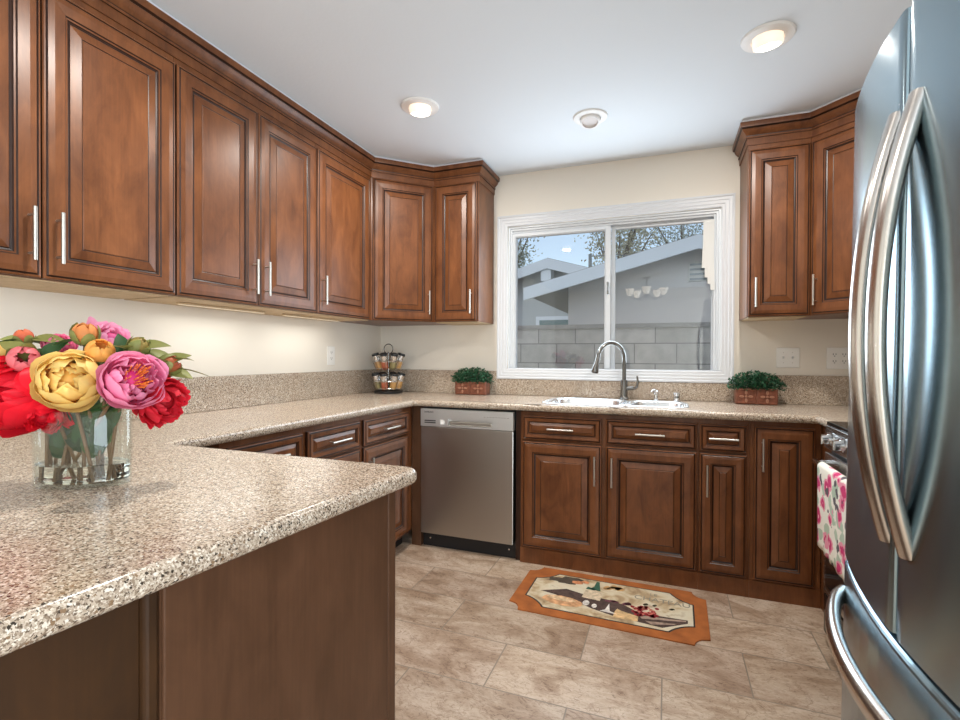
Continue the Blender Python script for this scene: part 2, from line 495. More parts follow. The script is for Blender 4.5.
def lathe(bm, prof, n=24, mi=0, mat=None, sx=1.0, sy=1.0, closed=False):
    mat = mat or Matrix.Identity(4)
    rings = []
    for r, z in prof:
        if r < 1e-5:
            rings.append([bm.verts.new(mat @ Vector((0, 0, z)))])
        else:
            rings.append([bm.verts.new(mat @ Vector((r * sx * math.cos(2 * PI * j / n), r * sy * math.sin(2 * PI * j / n), z))) for j in range(n)])
    prs = list(zip(rings, rings[1:]))
    if closed:
        prs.append((rings[-1], rings[0]))
    for a, b in prs:
        if len(a) == 1 and len(b) == 1:
            continue
        for j in range(n):
            k = (j + 1) % n
            if len(a) == 1:
                f = bm.faces.new((a[0], b[k], b[j]))
            elif len(b) == 1:
                f = bm.faces.new((a[j], a[k], b[0]))
            else:
                f = bm.faces.new((a[j], a[k], b[k], b[j]))
            f.material_index = mi

def rings(bm, x0, x1, z0, z1, prof, cap=True, back=True):
    """rectangular loops in the XZ plane; prof = [(inset, height, matindex)], height goes to -Y"""
    loops = []
    for ins, h, mi in prof:
        loops.append([bm.verts.new((x, -h, z)) for x, z in ((x0 + ins, z0 + ins), (x1 - ins, z0 + ins), (x1 - ins, z1 - ins), (x0 + ins, z1 - ins))])
    for i in range(len(loops) - 1):
        for j in range(4):
            f = bm.faces.new((loops[i][j], loops[i][(j + 1) % 4], loops[i + 1][(j + 1) % 4], loops[i + 1][j]))
            f.material_index = prof[i + 1][2]
    if cap:
        f = bm.faces.new(loops[-1]); f.material_index = 0
    if back:
        bm.faces.new(loops[0][::-1])

def sweep(bm, path, prof, mi=0, cap=True):
    """profile (offset to the right of travel, z) along a plan polyline with mitred corners"""
    P = [Vector((x, y)) for x, y in path]
    n = len(P)
    cols = []
    for i in range(n):
        d0 = (P[i] - P[i - 1]).normalized() if i else (P[1] - P[0]).normalized()
        d1 = (P[i + 1] - P[i]).normalized() if i < n - 1 else d0
        n0 = Vector((d0.y, -d0.x)); n1 = Vector((d1.y, -d1.x))
        mdir = (n0 + n1).normalized()
        k = 1.0 / max(0.2, mdir.dot(n0))
        cols.append([bm.verts.new((P[i].x + mdir.x * o * k, P[i].y + mdir.y * o * k, z)) for o, z in prof])
    m = len(prof)
    for i in range(n - 1):
        for j in range(m - 1):
            f = bm.faces.new((cols[i][j], cols[i + 1][j], cols[i + 1][j + 1], cols[i][j + 1])); f.material_index = mi
    if cap:
        bm.faces.new(cols[0]); bm.faces.new(cols[-1][::-1])

def extrude_poly(bm, pts, z0, z1, mi=0):
    a = [bm.verts.new((x, y, z0)) for x, y in pts]
    b = [bm.verts.new((x, y, z1)) for x, y in pts]
    f = bm.faces.new(a[::-1]); f.material_index = mi
    f = bm.faces.new(b); f.material_index = mi
    n = len(pts)
    for i in range(n):
        f = bm.faces.new((a[i], a[(i + 1) % n], b[(i + 1) % n], b[i])); f.material_index = mi

# ------------------------------------------------------------------ room shell
CEIL = 2.475
RX = 3.42
RY = -6.4
WX0, WX1, WZ0, WZ1 = 1.045, 2.415, 1.065, 2.105      # opening of the kitchen window

def struct(name, bm, m, **k):
    return tag(obj(name, bm, m, **k), kind='structure')

struct('floor', box(-0.12, RX + 0.12, RY - 0.12, 0.12, -0.06, 0.0), M['tile'])
struct('ceiling', box(-0.12, RX + 0.12, RY - 0.12, 0.12, CEIL, CEIL + 0.1), M['ceiling'])
bm = bmesh.new()
bx(bm, 0.0, WX0, 0.0, 0.12, 0, CEIL); bx(bm, WX1, RX, 0.0, 0.12, 0, CEIL)
bx(bm, WX0, WX1, 0.0, 0.12, 0, WZ0); bx(bm, WX0, WX1, 0.0, 0.12, WZ1, CEIL)
struct('wall_back', bm, M['wall'])
struct('wall_left', box(-0.12, 0, RY - 0.12, 0.12, 0, CEIL), M['wall'])
bm = bmesh.new()
DY0, DY1 = -6.20, -3.80
bx(bm, RX, RX + 0.12, DY1, 0.12, 0, CEIL); bx(bm, RX, RX + 0.12, RY - 0.12, DY0, 0, CEIL); bx(bm, RX, RX + 0.12, DY0, DY1, 2.15, CEIL)
struct('wall_right', bm, M['wall'])
struct('wall_front', box(0, RX, RY - 0.12, RY, 0, CEIL), M['wall'])
# unseen patio door added in the right wall as an opening for fill light
d1 = tag(empty('added_door_1', (RX, DY0, 0)), kind='structure')
bm = bmesh.new()
for a in ((0, 0.06, 0, 2.15), (2.34, 2.40, 0, 2.15), (1.17, 1.23, 0.05, 2.10)):
    bx(bm, 0.02, 0.10, a[0], a[1], a[2], a[3])
bx(bm, 0.02, 0.10, 0.06, 2.34, 2.09, 2.15); bx(bm, 0.02, 0.10, 0.06, 2.34, 0, 0.05)
obj('door_frame', bm, M['vinyl'], d1, bevel=0.004)
obj('glass_pane', box(0.057, 0.063, 0.06, 2.34, 0.05, 2.09), M['pane'], d1)

# kitchen window
w1 = tag(empty('window_1', (0, 0, 0)), kind='structure')
bm = bmesh.new()
cas = [(0.0, 0.0, 0), (0.0, 0.026, 0), (0.010, 0.028, 0), (0.016, 0.022, 0), (0.030, 0.022, 0), (0.034, 0.017, 0), (0.050, 0.016, 0), (0.055, 0.012, 0), (0.068, 0.011, 0), (0.072, 0.008, 0), (0.072, 0.0, 0)]
rings(bm, 0.972, 2.487, 1.028, 2.178, cas, cap=False, back=False)
obj('window_casing', bm, M['white'], w1, smooth=25)
bm = bmesh.new()
fr = [(0.0, -0.11, 0), (0.0, -0.010, 0), (0.012, -0.010, 0), (0.014, -0.022, 0), (0.026, -0.022, 0), (0.028, -0.034, 0), (0.040, -0.036, 0), (0.040, -0.11, 0)]
rings(bm, WX0, WX1, WZ0 - 0.002, WZ1, fr, cap=False, back=False)
obj('window_frame', bm, M['vinyl'], w1, smooth=25)
bm = bmesh.new()   # sliding sash on the left, in front
sa = [(0.0, -0.065, 0), (0.0, -0.030, 0), (0.004, -0.027, 0), (0.022, -0.027, 0), (0.030, -0.036, 0), (0.030, -0.065, 0)]
rings(bm, 1.065, 1.742, 1.052 + 0.02, 2.062, sa, cap=False, back=False)
bx(bm, 1.722, 1.752, 0.022, 0.05, 1.075, 2.06)
obj('sash', bm, M['vinyl'], w1, smooth=25)
bm = bmesh.new()
sb = [(0.0, -0.10, 0), (0.0, -0.072, 0), (0.024, -0.072, 0), (0.026, -0.082, 0), (0.026, -0.10, 0)]
rings(bm, 1.752, 2.392, 1.064, 2.068, sb, cap=False, back=False)
obj('sash', bm, M['vinyl'], w1, smooth=25)
obj('glass_pane', box(1.092, 1.714, 0.046, 0.050, 1.10, 2.035), M['pane'], w1)
obj('glass_pane', box(1.776, 2.368, 0.084, 0.088, 1.088, 2.045), M['pane'], w1)
bm = bmesh.new(); bx(bm, 1.730, 1.744, 0.010, 0.022, 1.60, 1.685); bx(bm, 1.733, 1.741, 0.003, 0.012, 1.625, 1.66)
tag(obj('latch', bm, M['brushed'], w1, bevel=0.002), 'small dark sash latch')

# ------------------------------------------------------------------ cabinets
DOOR_P = [(0.0, 0.0, 1), (0.0, 0.013, 1), (0.003, 0.017, 0), (0.007, 0.018, 0), (0.0095, 0.0155, 1), (0.013, 0.019, 1), (0.03, 0.0215, 0), (0.059, 0.02, 0), (0.0625, 0.016, 1), (0.067, 0.0155, 0), (0.07, 0.0115, 1), (0.075, 0.0095, 1), (0.077, 0.0115, 1), (0.106, 0.0185, 0), (0.1085, 0.0172, 1), (0.111, 0.0195, 0)]

def door_front(x0, x1, z0, z1, scale=1.0):
    bm = bmesh.new()
    wmin = min(x1 - x0, z1 - z0)
    k = min(scale, (wmin * 0.5 - 0.012) / 0.111)
    rings(bm, x0, x1, z0, z1, [(i * k if i > 0.013 else i, h, m) for i, h, m in DOOR_P])
    return bm

def bar_handle(parent, cx, cz, length, vertical=True, r=0.0055, out=0.032):
    bm = bmesh.new()
    y = -0.0195
    h = length / 2
    if vertical:
        tube(bm, [(cx, y - out, cz - h), (cx, y - out, cz + h)], r, 10)
        for s in (-1, 1):
            tube(bm, [(cx, y + 0.003, cz + s * (h - 0.022)), (cx, y - out, cz + s * (h - 0.022))], 0.004, 8)
    else:
        tube(bm, [(cx - h, y - out, cz), (cx + h, y - out, cz)], r, 10)
        for s in (-1, 1):
            tube(bm, [(cx + s * (h - 0.022), y + 0.003, cz), (cx + s * (h - 0.022), y - out, cz)], 0.004, 8)
    obj('handle', bm, M['nickel'], parent, smooth=40)

def cabinet(name, label, cat, loc, rot, w, z0, z1, depth, fronts, toe=False, group=None, body=None, under=True):
    """local frame: x along the front, -y out of the front, origin at the front's left end on the floor"""
    t = thing(name, label, cat, loc, rot, group)
    if body is None:
        obj('carcass', box(0, w, 0, depth, 0.096 if toe == 'recess' else z0, z1), M['wood'], t, bevel=0.0015, seg=1)
    else:
        bm = bmesh.new(); extrude_poly(bm, body, z0, z1)
        obj('carcass', bm, M['wood'], t)
    if under and z0 > 1 and body is None:
        obj('underside', box(0.012, w - 0.012, 0.015, depth - 0.002, z0 - 0.004, z0 + 0.001), M['pale_wood'], t)
    if toe == 'recess':
        obj('toe_board', box(0, w, 0.065, depth, 0.0, 0.0955), M['black'], t)
    elif toe:
        obj('toe_board', box(0, w, -0.006, 0.0005, 0.0, 0.088), M['wood'], t)
    for (x0, x1, a, b, kind, hs) in fronts:
        o = obj('door' if kind == 'door' else 'drawer', door_front(x0, x1, a, b, 1.0 if kind == 'door' else 0.56), [M['wood'], M['glaze']], t)
        if kind == 'door':
            hx = x1 - 0.034 if 'r' in hs else x0 + 0.034
            L = 0.158
            if 'T' in hs:
                cz = b - 0.055 - L / 2
            else:
                cz = a + 0.047 + L / 2
            if hs != 'n':
                bar_handle(o, hx, cz, L)
        elif hs != 'n':
            bar_handle(o, (x0 + x1) / 2, (a + b) / 2, min(0.145, (x1 - x0) * 0.62), False)
    return t

UB, UT = 1.418, 2.362
DB, DT = UB + 0.002, 2.315
UX = 0.305
Lrot = R(90)
gup = 'upper wall cabinets'
# left wall, from the far-left frame edge to the corner
cabinet('wall_cabinet', 'double-door upper wall cabinet over the peony vase, nearest the camera on left wall', 'cabinet', (UX, -2.855, 0), Lrot, 0.8765, UB, UT, UX,
        [(0.003, 0.435, DB, DT, 'door', 'r'), (0.439, 0.873, DB, DT, 'door', 'l')], group=gup)
cabinet('wall_cabinet', 'double-door upper wall cabinet in the middle of the left wall, above the outlet', 'cabinet', (UX, -1.9775, 0), Lrot, 0.8245, UB, UT, UX,
        [(0.003, 0.408, DB, DT, 'door', 'r'), (0.412, 0.821, DB, DT, 'door', 'l')], group=gup)
cabinet('wall_cabinet', 'single-door upper wall cabinet on left wall next to the angled corner cabinet', 'cabinet', (UX, -1.152, 0), Lrot, 0.5415, UB, UT, UX,
        [(0.003, 0.505, DB, DT, 'door', 'l')], group=gup)
# corner cabinets
s2 = math.sqrt(2)
fw = 0.305 * s2
def corner_body(flip):
    # world footprint of a corner cabinet expressed in its own rotated frame
    if not flip:
        pts = [(0.305, -0.61), (0.61, -0.305), (0.61, -0.001), (0.001, -0.001), (0.001, -0.61)]
        o, ang = Vector((0.305, -0.61)), R(45)
    else:
        pts = [(2.811, -0.305), (3.116, -0.61), (RX - 0.001, -0.61), (RX - 0.001, -0.001), (2.811, -0.001)]
        o, ang = Vector((2.811, -0.305)), R(-45)
    c, s = math.cos(-ang), math.sin(-ang)
    out = []
    for x, y in pts:
        dx, dy = x - o.x, y - o.y
        out.append((c * dx - s * dy, s * dx + c * dy))
    return out
cabinet('corner_wall_cabinet', 'angled corner upper cabinet above the two-tier spice rack', 'cabinet', (0.305, -0.61, 0), R(45), fw, UB, UT, 0.3,
        [(0.012, fw - 0.012, DB, DT + 0.024, 'door', 'r')], body=corner_body(False), group=gup)
cabinet('wall_cabinet', 'narrow upper wall cabinet immediately left of the window', 'cabinet', (0.611, -UX, 0), 0, 0.327, UB, UT, UX - 0.001,
        [(0.012, 0.318, DB, DT + 0.024, 'door', 'r')], group=gup)
cabinet('wall_cabinet', 'narrow upper wall cabinet immediately right of the window', 'cabinet', (2.514, -UX, 0), 0, 0.2965, UB - 0.01, UT, UX - 0.001,
        [(0.004, 0.292, DB - 0.01, DT, 'door', 'l')], group=gup)
cabinet('corner_wall_cabinet', 'angled corner upper cabinet partly hidden behind the refrigerator', 'cabinet', (2.811, -0.305, 0), R(-45), fw, UB - 0.01, UT, 0.3,
        [(0.012, fw - 0.012, DB - 0.01, DT, 'door', 'l')], body=corner_body(True), group=gup)

crown = [(-0.004, 2.343), (0.006, 2.343), (0.006, 2.380), (0.0115, 2.381), (0.0115, 2.390), (0.007, 2.391), (0.008, 2.396), (0.017, 2.404), (0.026, 2.414), (0.032, 2.426), (0.030, 2.428), (0.034, 2.431), (0.041, 2.433), (0.043, 2.442), (0.043, 2.460), (-0.004, 2.460)]
crown_glaze = {2, 4, 5, 9, 10, 11}
caulk = [(-0.004, 2.4605), (0.030, 2.4605), (0.032, 2.4745), (-0.004, 2.4745)]
def crown_run(path, label):
    bm = bmesh.new(); sweep(bm, path, crown)
    n_ = len(crown) - 1
    for k, f in enumerate(list(bm.faces)[:(len(path) - 1) * n_]):
        if k % n_ in crown_glaze: f.material_index = 1
    o = tag(obj('crown_molding', bm, [M['wood'], M['glaze']], smooth=20), label, 'molding')
    bm = bmesh.new(); sweep(bm, path, caulk)
    tag(obj('caulk_strip', bm, M['white'], o), 'white caulk line against the ceiling')
crown_run([(0.305, -2.855), (0.305, -0.61), (0.61, -0.305), (0.938, -0.305), (0.938, -0.001)], 'long stained wood crown molding over the upper cabinets left of the window')
crown_run([(2.514, -0.001), (2.514, -0.305), (2.811, -0.305), (3.116, -0.61), (RX - 0.001, -0.61)], 'short stained wood crown molding over the upper cabinets right of the window')

# base cabinets
FY = -0.61
BT = 0.874
ZT, ZM, ZD, ZB = 0.849, 0.712, 0.702, 0.097
gb = 'base cabinets'
cabinet('base_cabinet', 'double-door sink base cabinet under the faucet, right of the dishwasher', 'cabinet', (1.320, FY, 0), 0, 0.938, 0, 0.69, 0.60,
        [(0.014, 0.458, ZM, ZT, 'drawer', 'y'), (0.480, 0.931, ZM, ZT, 'drawer', 'y'), (0.014, 0.458, ZB, ZD, 'door', 'rT'), (0.480, 0.931, ZB, ZD, 'door', 'lT')], toe=True, group=gb)
cabinet('base_cabinet', 'narrow base cabinet with one small drawer above a slim door', 'cabinet', (2.2585, FY, 0), 0, 0.233, 0, BT, 0.60,
        [(0.006, 0.219, ZM, ZT, 'drawer', 'y'), (0.006, 0.219, ZB, ZD, 'door', 'lT')], toe=True, group=gb)
cabinet('base_cabinet', 'base cabinet with one full-height door at the corner beside the range', 'cabinet', (2.492, FY, 0), 0, 0.300, 0, BT, 0.60,
        [(0.017, 0.272, ZB, ZT, 'door', 'lT')], toe=True, group=gb)
# fill the front rail of the sink base (open box top so that the bowls fit)
t = [o for o in bpy.data.objects if o.name == 'base_cabinet'][0]
obj('front_rail', box(0, 0.938, 0, 0.018, 0.69, BT), M['wood'], t)
# right-hand return under the counter, between corner and range
cabinet('base_cabinet', 'slim base cabinet return between the corner door and the range side', 'cabinet', (2.794, -0.612, 0), R(-90), 0.288, 0, BT, 0.60, [], toe=False, group=gb)
# left run
gl = 'base cabinets along the left wall'
FX = 0.61
cabinet('base_cabinet', 'left-wall base cabinet with drawer over door, closest to the dishwasher corner', 'cabinet', (FX, -1.174, 0), Lrot, 0.560, 0, BT, 0.60,
        [(0.018, 0.494, ZM, ZT, 'drawer', 'y'), (0.018, 0.494, ZB, ZD, 'door', 'lT')], toe='recess', group=gl)
cabinet('base_cabinet', 'left-wall base cabinet with drawer over door, second from the dishwasher corner', 'cabinet', (FX, -1.605, 0), Lrot, 0.4305, 0, BT, 0.60,
        [(0.015, 0.413, ZM, ZT, 'drawer', 'y'), (0.015, 0.413, ZB, ZD, 'door', 'rT')], toe='recess', group=gl)
cabinet('base_cabinet', 'left-wall base cabinet with drawer partly hidden behind the peninsula counter', 'cabinet', (FX, -2.040, 0), Lrot, 0.4345, 0, BT, 0.60,
        [(0.030, 0.419, ZM, ZT, 'drawer', 'y'), (0.030, 0.419, ZB, ZD, 'door', 'lT')], toe='recess', group=gl)
# corner filler left of the dishwasher
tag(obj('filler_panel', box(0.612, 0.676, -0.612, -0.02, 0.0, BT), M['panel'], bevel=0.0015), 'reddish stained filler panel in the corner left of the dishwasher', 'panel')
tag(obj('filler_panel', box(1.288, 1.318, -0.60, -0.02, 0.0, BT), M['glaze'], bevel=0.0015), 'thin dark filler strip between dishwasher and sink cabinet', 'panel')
# peninsula
pc = thing('peninsula_cabinet', 'brown peninsula base cabinet with smooth end panel under the speckled counter', 'cabinet', (0, 0, 0))
def pen(y, ins): return 1.540 + (y + 2.266) * 0.084 - ins
def pbox(x0, i1, y0, y1, z0, z1):
    bm = bmesh.new(); extrude_poly(bm, [(x0 if x0 > 0 else pen(y0, -x0), y0), (pen(y0, i1), y0), (pen(y1, i1), y1), (x0 if x0 > 0 else pen(y1, -x0), y1)], z0, z1); return bm
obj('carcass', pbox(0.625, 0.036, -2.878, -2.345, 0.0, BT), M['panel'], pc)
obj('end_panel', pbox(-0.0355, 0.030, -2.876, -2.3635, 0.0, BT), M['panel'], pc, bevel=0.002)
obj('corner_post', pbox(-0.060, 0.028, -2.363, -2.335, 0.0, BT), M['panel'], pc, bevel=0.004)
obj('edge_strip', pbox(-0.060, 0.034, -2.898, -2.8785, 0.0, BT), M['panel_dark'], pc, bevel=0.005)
for i in range(2):
    o = obj('door', door_front(0.0, 0.41, ZB, ZT), [M['wood'], M['glaze']], pc)
    o.location = (1.05 + i * 0.415, -2.345, 0); o.rotation_euler = (0, 0, PI)
    bar_handle(o, 0.376 if i else 0.034, ZT - 0.14, 0.165)
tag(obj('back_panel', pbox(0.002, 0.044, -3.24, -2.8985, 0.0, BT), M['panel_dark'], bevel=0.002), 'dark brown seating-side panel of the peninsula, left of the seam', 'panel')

# light strips added under the left wall cabinets to brighten the wall
for lab, y in (('added slim pale under-cabinet light brightening the left wall, nearer the peonies', -1.60), ('added slim pale under-cabinet light brightening the left wall, nearer the corner', -0.98)):
    t = thing('added_under_cabinet_light', lab, 'light', (0.150, y, UB - 0.0045), 0.0, 'added under-cabinet lights')
    obj('housing', box(-0.012, 0.012, -0.24, 0.24, -0.009, 0.0), M['pale_wood'], t, bevel=0.003)
    obj('diffuser', box(-0.009, 0.009, -0.235, 0.235, -0.0105, -0.0091), plain('added_light_diffuser', (0.70, 0.62, 0.48), 0.5, emit=(1.0, 0.90, 0.70), estr=0.30), t)
    area('lamp_light', (0.150, y, UB - 0.020), (0, R(-8), 0), 0.03, 0.46, 0.95, (1.0, 0.99, 0.93))  # added lamp that makes the bright pool on the left wall

# ------------------------------------------------------------------ countertop
def counter():
    t = thing('countertop', 'speckled beige quartz countertop running round the kitchen with a bullnose edge', 'countertop')
    xs = [0.002, 0.648, 1.435, 1.865, 1.910, 2.200, 2.76, RX - 0.002]
    ys = [-3.30, -2.266, -0.905, -0.648, -0.555, -0.505, -0.175, -0.145, -0.002]
    def inside(x, y):
        if y < -2.266: return x < 1.540
        if y < -0.905: return x < 0.648
        if y < -0.648: return x < 0.648 or x > 2.76
        if 1.435 < x < 1.865 and -0.555 < y < -0.145: return False
        if 1.910 < x < 2.200 and -0.505 < y < -0.175: return False
        return True
    xs = sorted(set(xs + [1.540]))
    bm = bmesh.new()
    V = {}
    def v(x, y, z):
        k = (round(x, 4), round(y, 4), z)
        if k not in V: V[k] = bm.verts.new(k)
        return V[k]
    Z0, Z1 = 0.875, 0.914
    cells = set()
    for i in range(len(xs) - 1):
        for j in range(len(ys) - 1):
            if inside((xs[i] + xs[i + 1]) / 2, (ys[j] + ys[j + 1]) / 2):
                cells.add((i, j))
    for i, j in cells:
        x0, x1, y0, y1 = xs[i], xs[i + 1], ys[j], ys[j + 1]
        bm.faces.new((v(x0, y0, Z1), v(x1, y0, Z1), v(x1, y1, Z1), v(x0, y1, Z1)))
        bm.faces.new((v(x0, y1, Z0), v(x1, y1, Z0), v(x1, y0, Z0), v(x0, y0, Z0)))
        for (di, dj, a, b) in ((-1, 0, (x0, y1), (x0, y0)), (1, 0, (x1, y0), (x1, y1)), (0, -1, (x0, y0), (x1, y0)), (0, 1, (x1, y1), (x0, y1))):
            if (i + di, j + dj) not in cells:
                bm.faces.new((v(*a, Z0), v(*b, Z0), v(*b, Z1), v(*a, Z1)))
    # round the free corners in plan
    def vert_edges(pts):
        out = []
        for e in bm.edges:
            a, b = e.verts
            if abs(a.co.x - b.co.x) < 1e-5 and abs(a.co.y - b.co.y) < 1e-5:
                for p in pts:
                    if abs(a.co.x - p[0]) < 2e-3 and abs(a.co.y - p[1]) < 2e-3: out.append(e)
        return out
    bmesh.ops.bevel(bm, geom=vert_edges([(1.540, -2.266), (1.540, -3.30)]), offset=0.036, segments=6, affect='EDGES', profile=0.5)
    bmesh.ops.bevel(bm, geom=vert_edges([(1.435, -0.555), (1.435, -0.145), (1.865, -0.555), (1.865, -0.145)]), offset=0.09, segments=6, affect='EDGES', profile=0.5)
    bmesh.ops.bevel(bm, geom=vert_edges([(1.910, -0.505), (1.910, -0.175), (2.200, -0.505), (2.200, -0.175)]), offset=0.075, segments=6, affect='EDGES', profile=0.5)
    bmesh.ops.bevel(bm, geom=vert_edges([(0.648, -0.648), (0.648, -2.266)]), offset=0.025, segments=4, affect='EDGES', profile=0.5)
    for vv in bm.verts:      # the peninsula end runs slightly out of square
        if vv.co.y < -2.22 and vv.co.x > 1.4:
            vv.co.x += (vv.co.y + 2.266) * 0.084
    o = obj('slab', bm, M['granite'], t, bevel=0.0175, seg=6)
    o.modifiers['edge'].use_clamp_overlap = False
    o.data.polygons.foreach_set('use_smooth', [True] * len(o.data.polygons))
    o.data.set_sharp_from_angle(angle=R(60))
    o.modifiers['edge'].harden_normals = True
    B1 = 1.082
    bsp = [box(0.001, 0.021, -3.30, -0.001, 0.9145, B1), box(0.0215, 0.972, -0.021, -0.001, 0.9145, B1),
           box(0.972, 2.487, -0.021, -0.001, 0.9145, 1.027), box(2.487, RX - 0.022, -0.021, -0.001, 0.9145, B1),
           box(RX - 0.0215, RX - 0.001, -0.905, -0.001, 0.9145, B1)]
    for b in bsp:
        obj('backsplash', b, M['granite'], t, bevel=0.002)
    return t
counter()

# ------------------------------------------------------------------ sink, faucet, accessories
def bowl(bm, x0, x1, y0, y1, r, depth, ztop, wall=0.0015):
    def loop(ins, z, rad):
        pts = []
        for cx, cy, a0 in ((x1 - ins - rad, y1 - ins - rad, 0), (x0 + ins + rad, y1 - ins - rad, 90), (x0 + ins + rad, y0 + ins + rad, 180), (x1 - ins - rad, y0 + ins + rad, 270)):
            for k in range(7):
                a = R(a0 + k * 15)
                pts.append(bm.verts.new((cx + rad * math.cos(a), cy + rad * math.sin(a), z)))
        return pts
    L = [loop(-0.026, 0.9143, r + 0.02), loop(-0.024, ztop - 0.001, r + 0.02), loop(-0.020, ztop, r + 0.018), loop(-0.004, ztop, r + 0.002), loop(0.002, ztop - 0.004, r), loop(0.006, ztop - 0.01, r), loop(0.012, ztop - depth + 0.03, r - 0.01), loop(0.022, ztop - depth + 0.006, r - 0.015), loop(0.045, ztop - depth, r - 0.03)]
    n = len(L[0])
    for a, b in zip(L, L[1:]):
        for j in range(n):
            bm.faces.new((a[j], a[(j + 1) % n], b[(j + 1) % n], b[j]))
    bm.faces.new(L[-1])
sk = thing('sink', 'stainless double-bowl sink set in the counter below the window', 'sink', (0, 0, 0))
bm = bmesh.new(); bowl(bm, 1.437, 1.863, -0.553, -0.147, 0.088, 0.175, 0.9185)
obj('bowl', bm, M['sink'], sk, smooth=50)
bm = bmesh.new(); bowl(bm, 1.912, 2.198, -0.503, -0.177, 0.073, 0.15, 0.9185)
obj('bowl', bm, M['sink'], sk, smooth=50)
for x, y, z in ((1.65, -0.35, 0.744), (2.05, -0.34, 0.769)):
    bm = bmesh.new(); lathe(bm, [(0, 0.004), (0.02, 0.004), (0.035, 0.003), (0.043, 0.0)], 20)
    obj('drain', bm, M['chrome'], sk, smooth=50, loc=(x, y, z))

fc = thing('faucet', 'tall brushed nickel gooseneck faucet with pull-down spray head', 'faucet', (1.852, -0.085, 0.9145))
bm = bmesh.new(); lathe(bm, [(0, 0.0), (0.030, 0.0), (0.030, 0.006), (0.024, 0.012), (0.0225, 0.02), (0.0215, 0.115), (0.018, 0.125), (0, 0.126)], 24)
obj('body', bm, M['brushed'], fc, smooth=40)
bm = bmesh.new()
pts = [(0, 0, 0.12), (0, 0, 0.20), (0, 0, 0.262)]
dx, dy = -0.75, -0.66
RA = 0.098
for k in range(1, 15):
    a = PI * k / 15 * 1.06
    pts.append((dx * RA * (1 - math.cos(a)), dy * RA * (1 - math.sin(PI / 2 - 0) * math.cos(a)), 0.262 + RA * math.sin(a)))
tube(bm, pts, 0.0125, 12)
obj('spout', bm, M['brushed'], fc, smooth=50)
e = Vector(pts[-1]); d = (Vector(pts[-1]) - Vector(pts[-2])).normalized()
d = (d + Vector((-0.12, -0.1, -0.1))).normalized()
bm = bmesh.new()
tube(bm, [e - d * 0.004, e + d * 0.03, e + d * 0.034, e + d * 0.05, e + d * 0.088, e + d * 0.096], [0.0135, 0.0145, 0.0155, 0.0165, 0.023, 0.0215], 16)
sh = obj('spray_head', bm, M['brushed'], fc, smooth=40)
bm = bmesh.new(); tube(bm, [e + d * 0.095, e + d * 0.099], 0.017, 14)
obj('nozzle', bm, M['black'], sh, smooth=40)
bm = bmesh.new(); tube(bm, [(0.015, -0.003, 0.07), (0.060, -0.008, 0.073)], 0.013, 14)
tube(bm, [(0.064, -0.008, 0.068), (0.079, -0.010, 0.085), (0.084, -0.011, 0.115), (0.080, -0.010, 0.150)], [0.0085, 0.0085, 0.007, 0.0055], 10)
obj('lever_handle', bm, M['brushed'], fc, smooth=40)

sd = thing('soap_dispenser', 'small chrome soap dispenser with curved pump spout right of the faucet', 'soap dispenser', (2.045, -0.085, 0.9145))
bm = bmesh.new(); lathe(bm, [(0, 0), (0.021, 0), (0.021, 0.005), (0.013, 0.010), (0.012, 0.035), (0.017, 0.040), (0.017, 0.058), (0.010, 0.064), (0, 0.065)], 18)
obj('body', bm, M['chrome'], sd, smooth=40)
bm = bmesh.new(); tube(bm, [(0, 0, 0.060), (-0.012, -0.018, 0.066), (-0.022, -0.034, 0.060), (-0.026, -0.040, 0.050)], [0.009, 0.008, 0.007, 0.006], 10)
obj('pump_spout', bm, M['chrome'], sd, smooth=40)
ag = thing('air_gap_cap', 'short brushed cylinder air gap cap, rightmost fitting behind the sink', 'sink fitting', (2.165, -0.085, 0.9145))
bm = bmesh.new(); lathe(bm, [(0, 0), (0.024, 0), (0.024, 0.004), (0.020, 0.006), (0.020, 0.046), (0.017, 0.052), (0, 0.053)], 20)
obj('cap', bm, M['sink'], ag, smooth=35)
bm = bmesh.new(); bx(bm, -0.012, 0.012, -0.0212, -0.019, 0.022, 0.030)
obj('vent_slot', bm, M['slot'], ag)

# ------------------------------------------------------------------ dishwasher
dw = thing('dishwasher', 'stainless steel dishwasher with pocket handle between corner panel and sink cabinet', 'dishwasher', (0.680, 0, 0))
obj('body', box(0.004, 0.599, -0.598, -0.03, 0.10, 0.868), M['black'], dw)
obj('door', box(0.003, 0.600, -0.630, -0.599, 0.093, 0.752), M['dw'], dw, bevel=0.004)
cp = bmesh.new()
bx(cp, 0.003, 0.600, -0.612, -0.599, 0.755, 0.862)
bx(cp, 0.003, 0.190, -0.632, -0.612, 0.755, 0.862); bx(cp, 0.470, 0.600, -0.632, -0.612, 0.755, 0.862)
bx(cp, 0.190, 0.470, -0.632, -0.612, 0.804, 0.862); bx(cp, 0.190, 0.470, -0.632, -0.612, 0.755, 0.766)
c = obj('control_panel', cp, M['dwtop'], dw)
obj('pocket_handle', box(0.192, 0.468, -0.6255, -0.613, 0.767, 0.792), M['nickel'], c, bevel=0.006, seg=3)
bm = bmesh.new()
for z in (0.778, 0.790): bx(bm, 0.030, 0.105, -0.6335, -0.630, z - 0.003, z + 0.003)
tag(obj('vent', bm, M['slot'], c), 'two dark vent slots')
obj('status_light', box(0.135, 0.165, -0.6332, -0.631, 0.770, 0.796), M['plate'], c, bevel=0.002)
bm = bmesh.new()
for k in range(9):
    bx(bm, 0.42 + k * 0.018, 0.430 + k * 0.018, -0.6324, -0.6318, 0.826, 0.829)
obj('button_markings', bm, M['gasket'], c)
bm = bmesh.new(); bx(bm, 0.0, 0.604, -0.585, -0.57, 0.0, 0.094)
tk = obj('toe_kick', bm, M['black'], dw)
